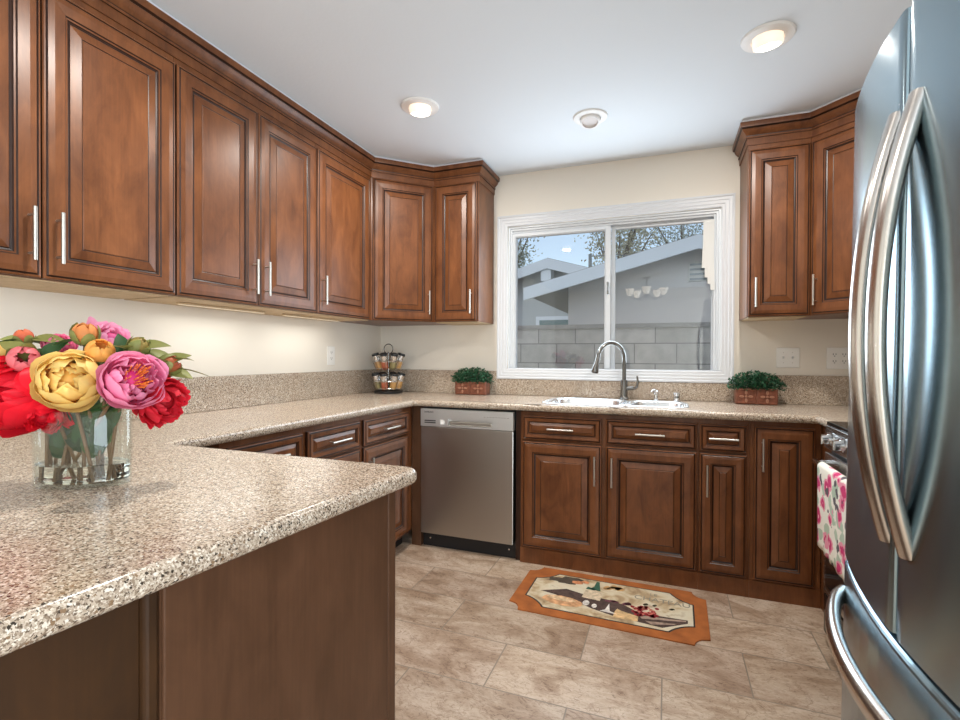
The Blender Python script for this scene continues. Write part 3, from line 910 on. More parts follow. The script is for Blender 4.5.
for x in (0.05, 0.565):
    bm = bmesh.new(); tube(bm, [(x, -0.5855, 0.05), (x, -0.588, 0.05)], 0.005, 8)
    obj('screw', bm, M['chrome'], tk)
def lettering(name, body, size, loc, rot, mat, parent, thick=0.0003, align='LEFT'):
    cu = bpy.data.curves.new(name, 'FONT')
    cu.body = body; cu.size = size; cu.extrude = thick; cu.align_x = align
    tmp = bpy.data.objects.new(name, cu)
    COL.objects.link(tmp)
    me = bpy.data.meshes.new_from_object(tmp.evaluated_get(bpy.context.evaluated_depsgraph_get()))
    bpy.data.objects.remove(tmp)
    bpy.data.curves.remove(cu)
    me.materials.clear()
    me.materials.append(mat)
    o = bpy.data.objects.new(name, me)
    COL.objects.link(o)
    o.parent = parent; o.location = loc; o.rotation_euler = rot
    return o
lettering('logo_lettering', 'SAMSUNG', 0.0135, (0.028, -0.6325, 0.838), (R(90), 0, 0), M['slot'], c)

# ------------------------------------------------------------------ range
rg = thing('range', 'stainless range with black cooktop between corner counter and refrigerator', 'range', (2.752, -0.915, 0), R(-90))
RW = 0.75
obj('body', box(0, RW, 0.0, 0.66, 0.03, 0.905), M['fridge_body'], rg)
bm = bmesh.new(); bx(bm, 0.0, RW, -0.02, 0.66, 0.9055, 0.922)
ct = obj('cooktop', bm, M['black_glass'], rg, bevel=0.004)
for gx in (0.06, 0.40):
    bm = bmesh.new()
    for k in range(4):
        bx(bm, gx + k * 0.095, gx + k * 0.095 + 0.012, 0.06, 0.54, 0.930, 0.945)
    for y in (0.06, 0.295, 0.528):
        bx(bm, gx, gx + 0.297, y, y + 0.012, 0.9225, 0.944)
    obj('grate', bm, M['black'], ct)
for x, y in ((0.2, 0.18), (0.2, 0.42), (0.55, 0.18), (0.55, 0.42)):
    bm = bmesh.new(); lathe(bm, [(0.045, 0.922), (0.045, 0.930), (0.03, 0.934), (0, 0.934)], 16, mat=Matrix.Translation((x, y, 0)))
    obj('burner', bm, M['slot'], ct)
bm = bmesh.new(); extr = [(-0.022, 0.905), (-0.022, 0.895), (-0.03, 0.815), (0.0, 0.805), (0.0, 0.905)]
va = [bm.verts.new((0, y, z)) for y, z in extr]; vb = [bm.verts.new((RW, y, z)) for y, z in extr]
bm.faces.new(va); bm.faces.new(vb[::-1])
for i in range(5): bm.faces.new((va[i], va[(i + 1) % 5], vb[(i + 1) % 5], vb[i]))
cpn = obj('control_panel', bm, M['range'], rg, bevel=0.003)
for k in range(5):
    bm = bmesh.new()
    x = 0.07 + k * 0.152
    tube(bm, [(x, -0.026, 0.857), (x, -0.034, 0.856)], 0.026, 18); tube(bm, [(x, -0.034, 0.856), (x, -0.054, 0.854)], [0.021, 0.019], 18)
    bx(bm, x - 0.004, x + 0.004, -0.058, -0.053, 0.836, 0.872)
    obj('knob', bm, M['chrome'], cpn, smooth=35)
od = obj('oven_door', box(0.006, RW - 0.006, -0.028, -0.002, 0.215, 0.795), M['range'], rg, bevel=0.004)
obj('oven_window', box(0.04, RW - 0.04, -0.031, -0.027, 0.25, 0.70), M['black_glass'], od, bevel=0.002)
bm = bmesh.new(); tube(bm, [(0.035, -0.068, 0.757), (RW - 0.035, -0.068, 0.757)], 0.0125, 14)
for x in (0.06, RW - 0.06): tube(bm, [(x, -0.025, 0.757), (x, -0.07, 0.757)], 0.011, 10)
tag(obj('oven_handle', bm, M['chrome'], od, smooth=40), 'chrome bar handle')
obj('drawer', box(0.006, RW - 0.006, -0.026, -0.002, 0.045, 0.205), M['black_glass'], rg, bevel=0.004)
for x in (0.05, RW - 0.05):
    for y in (0.05, 0.6):
        bm = bmesh.new(); lathe(bm, [(0, 0), (0.018, 0), (0.018, 0.03), (0, 0.03)], 10, mat=Matrix.Translation((x, y, 0)))
        obj('foot', bm, M['black'], rg)

# towel over the oven handle
def towel():
    bm = bmesh.new()
    hy, hz = -0.068, 0.757            # handle centre in the range's frame
    x0, x1 = 0.135, 0.50
    nx = 26
    prof = []
    zf, zb = 0.445, 0.50
    for k in range(15): prof.append((-0.0155 + 0.010 * (1 - k / 14), zf + (hz - zf) * k / 14))
    for k in range(1, 8):
        a = PI * k / 8
        prof.append((-0.0155 * math.cos(a), hz + 0.0155 * math.sin(a)))
    for k in range(11): prof.append((0.0155, hz - (hz - zb) * k / 10))
    rows = []
    rnd = random.Random(4)
    for i in range(nx + 1):
        u = i / nx
        x = x0 + (x1 - x0) * u
        row = []
        for j, (dy, z) in enumerate(prof):
            hang = max(0.0, (hz - z) / (hz - zf))
            wv = 0.006 * hang * math.sin(u * 15 + 0.6) * (1 if dy < 0 else 0.3)
            row.append(bm.verts.new((x + 0.006 * hang * math.sin(9 * u), hy + dy + (-abs(wv) if dy < 0 else 0.0) - (0.004 * hang if dy < 0 else 0), z - (0.02 * u * hang))))
        rows.append(row)
    for a, b in zip(rows, rows[1:]):
        for j in range(len(prof) - 1):
            bm.faces.new((a[j], a[j + 1], b[j + 1], b[j]))
    o = obj('dish_towel', bm, M['towel'], smooth=180)
    s = o.modifiers.new('cloth', 'SOLIDIFY'); s.thickness = 0.0025; s.offset = 0
    o.location = (2.752, -0.915, 0); o.rotation_euler = (0, 0, R(-90))
    tag(o, 'floral cotton dish towel hanging over the oven door handle', 'towel')
towel()

# ------------------------------------------------------------------ refrigerator
FH = 1.78
FWD = 0.82
fg = thing('refrigerator', 'stainless french-door refrigerator with long bowed handles and bottom freezer drawer', 'refrigerator', (2.506, -1.912, 0), (R(-0.62), 0, R(-90)))
def bow(x):            # front surface of the whole width
    u = (x - FWD / 2) / (FWD / 2)
    return -0.048 * (1 - u * u)
def bowed_panel(x0, x1, z0, z1, th=0.065, rr=0.010):
    bm = bmesh.new()
    pts = []
    N = 14
    for k in range(N + 1):
        x = x0 + (x1 - x0) * k / N
        pts.append((x, bow(x)))
    # round both front edges
    front = [(x0, bow(x0) + rr), (x0 + rr * 0.3, bow(x0) + rr * 0.3), (x0 + rr, bow(x0 + rr))]
    front += [p for p in pts if x0 + rr * 1.5 < p[0] < x1 - rr * 1.5]
    front += [(x1 - rr, bow(x1 - rr)), (x1 - rr * 0.3, bow(x1) + rr * 0.3), (x1, bow(x1) + rr)]
    poly = front + [(x1, th), (x0, th)]
    extrude_poly(bm, poly, z0, z1)
    return bm
SE = FWD / 2
obj('body', box(0.006, FWD - 0.006, 0.075, 0.86, 0.03, FH - 0.03), M['fridge_body'], fg, bevel=0.006)
d_l = obj('door', bowed_panel(0.002, SE - 0.005, 0.715, FH), M['fridge'], fg, smooth=35)
d_r = obj('door', bowed_panel(SE + 0.005, FWD - 0.002, 0.715, FH), M['fridge'], fg, smooth=35)
obj('door_gasket', box(SE - 0.005, SE + 0.005, bow(SE) + 0.012, 0.06, 0.72, FH - 0.005), M['gasket'], fg)
fd = obj('freezer_drawer', bowed_panel(0.002, FWD - 0.002, 0.075, 0.702), M['fridge'], fg, bevel=0.012, seg=4)
obj('drawer_gasket', box(0.02, FWD - 0.02, 0.0, 0.06, 0.703, 0.714), M['black'], fg)
bm = bmesh.new(); bx(bm, 0.03, FWD - 0.03, 0.03, 0.08, 0.004, 0.07)
obj('kick_grille', bm, M['black'], fg)
for hx in (0.02, FWD - 0.12):
    obj('hinge_cover', box(hx, hx + 0.10, 0.07, 0.13, FH - 0.03, FH + 0.012), M['fridge_body'], fg, bevel=0.005)
for sgn, par in ((-1, d_l), (1, d_r)):
    bm = bmesh.new()
    x = SE + sgn * 0.040
    pts = []
    N = 26
    zc0, zc1 = 0.866, 1.612
    for k in range(N + 1):
        u = k / N
        y = bow(x) + 0.004 - 0.051 * (1 - abs(2 * u - 1) ** 2.1)
        pts.append((x, y, zc0 + (zc1 - zc0) * u))
    tube(bm, pts, 0.0205, 16, ry=0.0135, up=Vector((0, -1, 0)))
    obj('handle', bm, M['fridge_handle'], par, smooth=50)
bm = bmesh.new(); pts = []
for k in range(29):
    u = k / 28
    x = 0.030 + (FWD - 0.060) * u
    pts.append((x, bow(x) - 0.004 - 0.046 * (math.sin(PI * u) ** 0.6 if 0 < u < 1 else 0), 0.620))
tube(bm, pts, 0.0145, 16, ry=0.022, up=Vector((0, 0, 1)))
obj('handle', bm, M['fridge_handle'], fd, smooth=50)

# ------------------------------------------------------------------ switch and outlet plates
def plate(name, label, cat, loc, rot, w, h, gangs, kind):
    t = thing(name, label, cat, loc, rot)
    obj('cover_plate', box(-w / 2, w / 2, -0.006, -0.0005, -h / 2, h / 2), M['plate'], t, bevel=0.003, seg=2)
    for g in range(gangs):
        cx = (g - (gangs - 1) / 2) * 0.046
        if kind == 'switch':
            bm = bmesh.new(); bx(bm, cx - 0.006, cx + 0.006, -0.0075, -0.0055, -0.013, 0.013)
            s = obj('toggle_slot', bm, M['plate'], t)
            bm = bmesh.new(); tube(bm, [(cx, -0.006, -0.002), (cx, -0.019, 0.007)], [0.0048, 0.004], 8)
            obj('toggle', bm, M['white'], t, smooth=40)
            for z in (-0.03, 0.03):
                bm = bmesh.new(); tube(bm, [(cx, -0.0055, z), (cx, -0.0072, z)], 0.0028, 8)
                obj('screw', bm, M['nickel'], t)
        else:
            for z in (-0.0195, 0.0195):
                rcp = obj('receptacle', box(cx - 0.0165, cx + 0.0165, -0.0078, -0.0055, z - 0.0145, z + 0.0145), M['plate'], t, bevel=0.004, seg=2)
                bm = bmesh.new()
                for dx_ in (-0.0065, 0.0065): bx(bm, cx + dx_ - 0.0014, cx + dx_ + 0.0014, -0.0083, -0.0077, z - 0.001, z + 0.008)
                bx(bm, cx - 0.0025, cx + 0.0025, -0.0083, -0.0077, z - 0.0095, z - 0.005)
                obj('slot', bm, M['slot'], rcp)
    return t
plate('outlet', 'white single wall outlet on the left wall above the backsplash', 'outlet', (0.0, -0.622, 1.186), Lrot, 0.078, 0.124, 1, 'outlet')
plate('light_switch', 'white double toggle switch plate above the right-hand planter', 'switch', (2.772, 0, 1.185), 0, 0.118, 0.118, 2, 'switch')
plate('outlet', 'white double outlet plate on back wall beside the refrigerator', 'outlet', (3.025, 0, 1.183), 0, 0.122, 0.122, 2, 'outlet')

# ------------------------------------------------------------------ ceiling lights
def can_light(label, x, y, lit, tilt, az, r=0.098):
    t = thing('recessed_light', label, 'ceiling light', (x, y, CEIL), group='recessed eyeball ceiling lights')
    bm = bmesh.new(); lathe(bm, [(r * 0.60, -0.001), (r * 0.62, -0.012), (r * 0.75, -0.013), (r * 0.96, -0.008), (r, -0.0015), (r, 0.0)], 36)
    obj('trim_ring', bm, M['lampwhite'], t, smooth=40)
    mt = Matrix.Rotation(az, 4, 'Z') @ Matrix.Rotation(tilt, 4, 'Y')
    bm = bmesh.new(); q = r * 0.56
    lathe(bm, [(q, 0.02), (q, -0.030), (q * 0.97, -0.036), (q * 0.80, -0.038)], 32, mat=mt)
    eb = obj('eyeball', bm, M['lit_side'] if lit else M['lampwhite'], t, smooth=40)
    bm = bmesh.new()
    lathe(bm, [(q * 0.86, -0.037), (q * 0.6, -0.042), (0, -0.044)] if lit else [(q * 0.8, -0.037), (q * 0.7, -0.030), (0, -0.028)], 32, mat=mt)
    obj('lens', bm, M['lit'] if lit else M['unlit'], eb, smooth=40)
    if lit:
        d = (mt @ Vector((0, 0, -1)))
        a = area('lamp_light', Vector((x, y, CEIL)) + d * 0.055, (0, 0, 0), q * 1.7, 0, CAN_POWER, CAN_COLOR, 'DISK', R(165))
        a.rotation_euler = (-d).to_track_quat('Z', 'Y').to_euler()
    return t
can_light('lit recessed ceiling light nearest the left wall cabinets', 0.905, -1.075, True, R(12), R(-60))
can_light('lit recessed ceiling light near the refrigerator, larger in view', 2.475, -1.085, True, R(14), R(-115))
can_light('unlit recessed ceiling light centred in front of the window', 1.712, -0.66, False, R(-16), R(-90), 0.092)
can_light('lit recessed ceiling light above the peninsula', 1.02, -2.26, True, R(5), R(0))

# chandelier of the dining end (behind the camera, mirrored in the window)
ch = thing('chandelier', 'dining chandelier with frosted bell shades reflected in the kitchen window', 'chandelier', (1.80, -4.92, CEIL))
bm = bmesh.new(); lathe(bm, [(0, 0), (0.065, 0), (0.06, -0.02), (0.012, -0.03), (0.010, -0.22), (0.03, -0.25), (0.035, -0.30), (0.012, -0.36), (0, -0.37)], 20)
obj('stem', bm, M['brushed'], ch, smooth=40)
for k in range(5):
    a = 2 * PI * k / 5 + 0.3
    c, s = math.cos(a), math.sin(a)
    bm = bmesh.new(); tube(bm, [(c * 0.03, s * 0.03, -0.29), (c * 0.12, s * 0.12, -0.35), (c * 0.24, s * 0.24, -0.34), (c * 0.27, s * 0.27, -0.30)], 0.008, 8)
    obj('arm', bm, M['brushed'], ch, smooth=40)
    bm = bmesh.new(); lathe(bm, [(0.02, -0.30), (0.035, -0.29), (0.05, -0.25), (0.075, -0.19), (0.072, -0.19), (0.046, -0.25), (0.03, -0.285)], 20, mat=Matrix.Translation((c * 0.27, s * 0.27, 0)))
    obj('shade', bm, plain('frosted_lit_shade', (0.95, 0.9, 0.82), 0.5, emit=(1, 0.86, 0.68), estr=2.6), ch, smooth=40)

# ------------------------------------------------------------------ vertical blind bunched at the right of the window
vb = thing('vertical_blind', 'short bunch of ivory blind slats at the upper right corner of window', 'window blind', (2.345, 0.030, 2.045))
for k in range(4):
    bm = bmesh.new()
    x0 = -0.014 + k * 0.013; L = (0.30, 0.36, 0.40, 0.44)[k]
    for i in range(8):
        z0 = -L * i / 8; z1 = -L * (i + 1) / 8
        sx = 0.006 * i / 8
    tube(bm, [(x0 - 0.004, 0, 0.0), (x0 - 0.006, 0, -L * 0.5), (x0 - 0.012 + 0.004 * k, 0, -L)], 0.0012, 6, ry=0.014, up=Vector((1, 0, 0)))
    obj('slat', bm, M['blind'], vb)

# ------------------------------------------------------------------ planters
def planter(label, x, y, w, seed):
    t = thing('potted_plant', label, 'plant', (x, y, 0.914), group='leafy planters either side of the window')
    h, d = 0.092, 0.085
    pb = obj('planter_box', box(-w / 2, w / 2, -d / 2, d / 2, 0.001, h), M['copper'], t, bevel=0.004)
    for sx in (-1, 1):
        bm = bmesh.new()
        cx = sx * w / 4
        rings(bm, cx - w / 4 + 0.004, cx + w / 4 - 0.004, 0.005, h - 0.004, [(0, 0, 0), (0, 0.004, 0), (0.006, 0.005, 0), (0.009, 0.002, 0)], back=True)
        tl = obj('tile', bm, M['copper'], pb); tl.location = (0, -d / 2, 0)
        bm = bmesh.new()
        cz = h / 2
        lathe(bm, [(0.007, 0), (0.006, 0.005), (0, 0.007)], 10, mat=Matrix.Translation((cx, -d / 2 - 0.002, cz)) @ Matrix.Rotation(R(90), 4, 'X'))
        for q in range(4):
            a = q * PI / 2
            lathe(bm, [(0.0105, 0), (0.009, 0.005), (0, 0.0065)], 10, mat=Matrix.Translation((cx + 0.023 * math.cos(a), -d / 2 - 0.002, cz + 0.023 * math.sin(a))) @ Matrix.Rotation(R(90), 4, 'X') @ Matrix.Rotation(a, 4, 'Z') @ Matrix.Diagonal((1.25, 0.7, 1, 1)))
        tag(obj('rosette', bm, M['copper_light'], tl, smooth=50, loc=(0, d / 2, 0)), 'raised copper rosette')
    rnd = random.Random(seed)
    bm = bmesh.new()
    cl = bm.loops.layers.float_color.new('Col')
    for k in range(1500):
        # points in a flattened dome
        while True:
            p = Vector((rnd.uniform(-1, 1), rnd.uniform(-1, 1), rnd.uniform(-0.25, 1)))
            if p.length < 1 and (p.length > 0.55 or rnd.random() < 0.3): break
        P = Vector((p.x * (w / 2 + 0.040), p.y * 0.072, h + 0.012 + p.z * 0.086))
        if P.z < h - 0.02 : continue
        if P.y > 0.07: continue
        a = rnd.uniform(0, 2 * PI); b = rnd.uniform(-0.3, 1.1)
        dr = Vector((math.cos(a) * math.cos(b), math.sin(a) * math.cos(b), math.sin(b)))
        sd_ = dr.cross(Vector((rnd.uniform(-1, 1), rnd.uniform(-1, 1), 1))).normalized()
        L = rnd.uniform(0.012, 0.021); wd = L * 0.36
        q = [P, P + dr * L * 0.5 + sd_ * wd, P + dr * L, P + dr * L * 0.5 - sd_ * wd]
        f = bm.faces.new([bm.verts.new(v) for v in q])
        g = rnd.uniform(0.55, 1.35)
        cc = (0.030 * g, 0.105 * g, 0.050 * g, 1)
        for lp in f.loops: lp[cl] = cc
    obj('foliage', bm, M['leaf'], t)
    return t

planter('leafy green plant in copper rosette box left of the window', 0.815, -0.095, 0.235, 1)
planter('leafy green plant in copper rosette box right of the window', 2.590, -0.105, 0.215, 2)

# ------------------------------------------------------------------ spice rack
sr = thing('spice_rack', 'two-tier black and chrome carousel spice rack in the back left corner', 'spice rack', (0.205, -0.225, 0.914))
bm = bmesh.new(); lathe(bm, [(0, 0), (0.098, 0), (0.103, 0.006), (0.103, 0.016), (0.09, 0.022), (0, 0.022)], 32)
tag(obj('base', bm, M['black'], sr, smooth=40), 'round black turntable base')
bm = bmesh.new(); tube(bm, [(0, 0, 0.02), (0, 0, 0.300)], 0.006, 10)
lp = [(0.030 * math.cos(a), 0, 0.290 + 0.032 * math.sin(a)) for a in [R(-60 + 300 * k / 16 ) for k in range(17)]]
tube(bm, [(0.05 * math.sin(2 * PI * k / 18) * 0.75, 0, 0.322 + 0.036 * -math.cos(2 * PI * k / 18)) for k in range(19)], 0.0032, 8, caps=False)
obj('handle', bm, M['brushed'], sr, smooth=40)
for zt, r1 in ((0.036, 0.098), (0.180, 0.092)):
    bm = bmesh.new()
    for rr_, zz in ((r1, zt), (r1 + 0.022, zt + 0.052)):
        tube(bm, [(rr_ * math.cos(2 * PI * k / 28), rr_ * math.sin(2 * PI * k / 28), zz) for k in range(29)], 0.0022, 6, caps=False)
    for k in range(8):
        a = 2 * PI * (k + 0.5) / 8
        tube(bm, [(0.006 * math.cos(a), 0.006 * math.sin(a), zt - 0.008), (r1 * math.cos(a), r1 * math.sin(a), zt), ((r1 + 0.022) * math.cos(a), (r1 + 0.022) * math.sin(a), zt + 0.052)], 0.002, 6)
    obj('wire_tier', bm, M['chrome'], sr, smooth=50)

def make_jar(spice):
    j = empty('spice_jar')
    bm = bmesh.new(); lathe(bm, [(0, 0), (0.021, 0), (0.0235, 0.003), (0.0235, 0.058), (0.020, 0.064)], 16)
    obj('contents', bm, spice, j, smooth=40)
    bm = bmesh.new(); lathe(bm, [(0.0242, 0.058), (0.0250, 0.066), (0.0255, 0.106), (0.023, 0.1065)], 16)
    obj('chrome_collar', bm, M['chrome'], j, smooth=40)
    bm = bmesh.new(); lathe(bm, [(0.0262, 0.102), (0.0262, 0.114), (0.024, 0.117), (0, 0.117)], 16)
    obj('lid', bm, M['black'], j, smooth=40)
    return j
protos = [make_jar(M[k]) for k in ('spice', 'spice_red', 'spice_green')]
used = set()
names = ['amber', 'brick-red', 'olive']
cnt = 0
for tier, (zt, r1, tl) in enumerate(((0.034, 0.072, 0.27), (0.178, 0.066, 0.33))):
    for k in range(8):
        kind = [0, 1, 2, 0, 0, 2, 1, 0][(k + tier * 3) % 8]
        p = protos[kind]
        if kind in used:
            j = p.copy(); COL.objects.link(j)
            for chd in p.children:
                c2 = chd.copy(); COL.objects.link(c2); c2.parent = j
        else:
            j = p; used.add(kind)
        a = 2 * PI * k / 8 + 0.2
        j.matrix_world = Matrix.Translation((0.205 + r1 * math.cos(a), -0.225 + r1 * math.sin(a), 0.914 + zt)) @ Matrix.Rotation(a, 4, 'Z') @ Matrix.Rotation(tl, 4, 'Y')
        tag(j, '%s spice jar with black lid on the %s tier of the corner spice rack' % (names[kind], 'upper' if tier else 'lower'), 'jar',
            '%s jars on the %s spice tier' % (names[kind], 'upper' if tier else 'lower'))

# ------------------------------------------------------------------ rug
def rug():
    t = thing('kitchen_mat', 'orange-bordered mat with a wine, bread and grapes still life before the sink', 'rug', (1.845, -0.905, 0), R(-1.2))
    w, d, h = 0.885, 0.49, 0.006
    def chamf(ins, a, b, sag=0.012, n=6):
        x, y = w / 2 - ins, d / 2 - ins
        pts = []
        for sx, sy, fl in ((1, 1, 0), (-1, 1, 1), (-1, -1, 0), (1, -1, 1)):
            arc = []
            for k in range(n + 1):
                t_ = k / n
                q = sag * 4 * t_ * (1 - t_)
                arc.append((sx * (x - a * t_ - q * 0.6), sy * (y - b * (1 - t_) - q)))
            pts += arc[::-1] if fl else arc
        return pts
    def outline(ins, rad, n=6):
        x, y = w / 2 - ins, d / 2 - ins
        pts = []
        for cx, cy, a0 in ((x, y, 270), (-x, y, 360), (-x, -y, 90), (x, -y, 180)):
            arc = []
            for k in range(n + 1):
                a = R(a0 - 90 * k / n)
                arc.append((cx + rad * math.cos(a), cy + rad * math.sin(a)))
            pts += arc
        return pts
    # outline corners are concave quarter circles
    def conc(ins, rad, n=6):
        x, y = w / 2 - ins, d / 2 - ins
        pts = []
        for cx, cy, st in ((x, y, 270), (-x, y, 0), (-x, -y, 90), (x, -y, 180)):
            for k in range(n + 1):
                a = R(st - 90 * k / n)
                pts.append((cx + rad * math.cos(a), cy + rad * math.sin(a)))
        return pts
    bm = bmesh.new(); extrude_poly(bm, conc(0, 0.062), 0.0005, h)
    obj('border', bm, M['rug_border'], t)
    bm = bmesh.new(); extrude_poly(bm, chamf(0.056, 0.105, 0.085), h - 0.001, h + 0.0006)
    obj('black_outline', bm, M['slot'], t)
    fm, nt, n, l, b = new_mat('rug_picture_ground')
    tc = n.new('ShaderNodeTexCoord'); nz = n.new('ShaderNodeTexNoise'); nz.inputs['Scale'].default_value = 9; nz.inputs['Detail'].default_value = 7; nz.inputs['Distortion'].default_value = 0.8
    l.new(tc.outputs['Object'], nz.inputs['Vector'])
    rp = ramp(n, [(0.30, (0.20, 0.12, 0.065)), (0.42, (0.46, 0.34, 0.20)), (0.52, (0.62, 0.53, 0.37)), (0.62, (0.66, 0.60, 0.46)), (0.75, (0.36, 0.25, 0.14))])
    l.new(nz.outputs['Fac'], rp.inputs[0]); l.new(rp.outputs[0], b.inputs['Base Color']); b.inputs['Roughness'].default_value = 0.9
    bm = bmesh.new(); extrude_poly(bm, chamf(0.063, 0.103, 0.083), h, h + 0.0010)
    obj('picture_field', bm, fm, t)
    rnd = random.Random(5)
    def blob(pts_fn, col, name, lay):
        bm = bmesh.new()
        for pts in pts_fn:
            a = [bm.verts.new((x, y, h + 0.0011 + lay * 0.0002)) for x, y in pts]
            try: bm.faces.new(a)
            except ValueError: pass
        m_ = plain('rug_print_' + name, col, 0.9, vary=0.35, vscale=45)
        return obj('print_' + name, bm, m_, pic)
    pic = bpy.data.objects[[o.name for o in t.children if o.name.startswith('picture_field')][0]]
    X = lambda u: -0.372 + 0.744 * u
    Y = lambda v: -0.178 + 0.356 * v
    def ell(u, v, a, b_, n_=20, rot=0, wob=0.0):
        out = []
        for k in range(n_):
            th = 2 * PI * k / n_
            rr_ = 1 + wob * rnd.uniform(-1, 1)
            x, y = a * rr_ * math.cos(th), b_ * rr_ * math.sin(th)
            out.append((X(u) + x * math.cos(rot) - y * math.sin(rot), Y(v) + x * math.sin(rot) + y * math.cos(rot)))
        return out
    def poly(uv): return [(X(u), Y(v)) for u, v in uv]
    blob([ell(0.20, 0.86, 0.085, 0.040, 18, 0.1, 0.3)], (0.085, 0.065, 0.045), 'shade', 0)
    blob([poly([(0.06, 0.42), (0.22, 0.60), (0.36, 0.52), (0.52, 0.50), (0.62, 0.42), (0.70, 0.30), (0.98, 0.34), (0.98, 0.26), (0.84, 0.04), (0.55, 0.10), (0.42, 0.18), (0.30, 0.30), (0.16, 0.38)])], (0.080, 0.050, 0.042), 'dark_table', 0)
    blob([poly([(0.70, 0.24), (0.97, 0.32), (0.97, 0.29), (0.72, 0.17)]), poly([(0.74, 0.13), (0.92, 0.20), (0.90, 0.16), (0.78, 0.07)])], (0.36, 0.26, 0.20), 'table_planks', 1)
    blob([ell(0.225, 0.24, 0.098, 0.046, 22, -0.06, 0.04)], (0.60, 0.33, 0.165), 'bread', 2)
    blob([ell(0.215, 0.29, 0.07, 0.020, 18, -0.06, 0.1)], (0.70, 0.50, 0.30), 'bread_crust', 3)
    blob([ell(0.27, 0.85, 0.028, 0.020, 12, 0, .15), ell(0.32, 0.90, 0.022, 0.014, 12, 0, .15)], (0.55, 0.22, 0.10), 'fruit', 2)
    blob([poly([(0.365, 0.72), (0.44, 0.70), (0.43, 0.80), (0.415, 0.98), (0.395, 0.98), (0.39, 0.82)]), poly([(0.34, 0.70), (0.40, 0.66), (0.40, 0.74), (0.35, 0.78)])], (0.035, 0.10, 0.065), 'bottle', 3)
    blob([poly([(0.335, 0.44), (0.455, 0.42), (0.455, 0.68), (0.345, 0.70)])], (0.58, 0.47, 0.33), 'bottle_label', 4)
    blob([ell(0.375, 0.30, 0.016, 0.026, 14), ell(0.43, 0.26, 0.012, 0.02, 14), poly([(0.50, 0.22), (0.515, 0.40), (0.53, 0.20), (0.58, 0.15), (0.47, 0.16)])], (0.66, 0.63, 0.58), 'glass', 4)
    blob([poly([(0.555, 0.06), (0.70, 0.07), (0.70, 0.20), (0.60, 0.26), (0.57, 0.30), (0.56, 0.22)])], (0.62, 0.42, 0.21), 'cheese', 4)
    blob([ell(0.47 + 0.10 * rnd.random(), 0.80 + 0.12 * rnd.random(), 0.020, 0.013, 9, rnd.random(), .3) for _ in range(9)], (0.50, 0.29, 0.12), 'leaves', 1)
    blob([ell(0.50 + 0.13 * rnd.random(), 0.44 + 0.06 * rnd.random(), 0.018, 0.010, 9, 0, .3) for _ in range(6)], (0.16, 0.055, 0.075), 'plums', 3)
    blob([ell(0.73 + 0.075 * rnd.uniform(-1, 1), 0.36 + 0.13 * rnd.uniform(-1, 1), 0.0105, 0.0105, 10) for _ in range(34)], (0.30, 0.022, 0.030), 'grapes', 4)
    blob([ell(0.74 + 0.065 * rnd.uniform(-1, 1), 0.36 + 0.12 * rnd.uniform(-1, 1), 0.006, 0.006, 9) for _ in range(18)], (0.58, 0.16, 0.12), 'light_grapes', 5)
    blob([ell(0.70 + 0.2 * rnd.random(), 0.54 + 0.05 * rnd.random(), 0.012, 0.008, 8, rnd.random(), .3) for _ in range(7)], (0.12, 0.10, 0.06), 'vine_leaves', 4)
    ink = plain('rug_print_ink', (0.27, 0.25, 0.20), 0.9)
    lettering('print_lettering', 'CHATEAU', 0.056, (X(0.655), Y(0.68), h + 0.0016), (0, 0, 0), ink, pic, 0.0002)
    lettering('print_lettering', 'LE', 0.036, (X(0.75), Y(0.84), h + 0.0016), (0, 0, 0), ink, pic, 0.0002)
rug()

# ------------------------------------------------------------------ vase of peonies
VC = Vector((0.942, -2.672, 0.914))
VANG = math.atan2(-2.619 + 2.692, 1.02 - 0.824)
VA, VB, VH = 0.096, 0.058, 0.158
vz = thing('vase', 'clear oval glass vase holding peonies on the peninsula counter', 'vase', VC, VANG)
bm = bmesh.new()
lathe(bm, [(0, 0.001), (VA * 0.96, 0.001), (VA, 0.005), (VA, VH - 0.002), (VA - 0.0015, VH), (VA - 0.003, VH - 0.002), (VA - 0.003, 0.012), (VA - 0.008, 0.009), (0, 0.009)], 56, sy=VB / VA)
obj('glass_body', bm, M['vase_glass'], vz, smooth=40)
bm = bmesh.new()
lathe(bm, [(0, 0.0093), (VA - 0.009, 0.0093), (VA - 0.0034, 0.013), (VA - 0.0034, 0.045), (0, 0.045)], 56, sy=(VB - 0.0034) / (VA - 0.0034))
obj('water', bm, M['water'], vz, smooth=40)

def align(axis, spin=0.0):
    axis = Vector(axis).normalized()
    return axis.to_track_quat('Z', 'Y').to_matrix().to_4x4() @ Matrix.Rotation(spin, 4, 'Z')

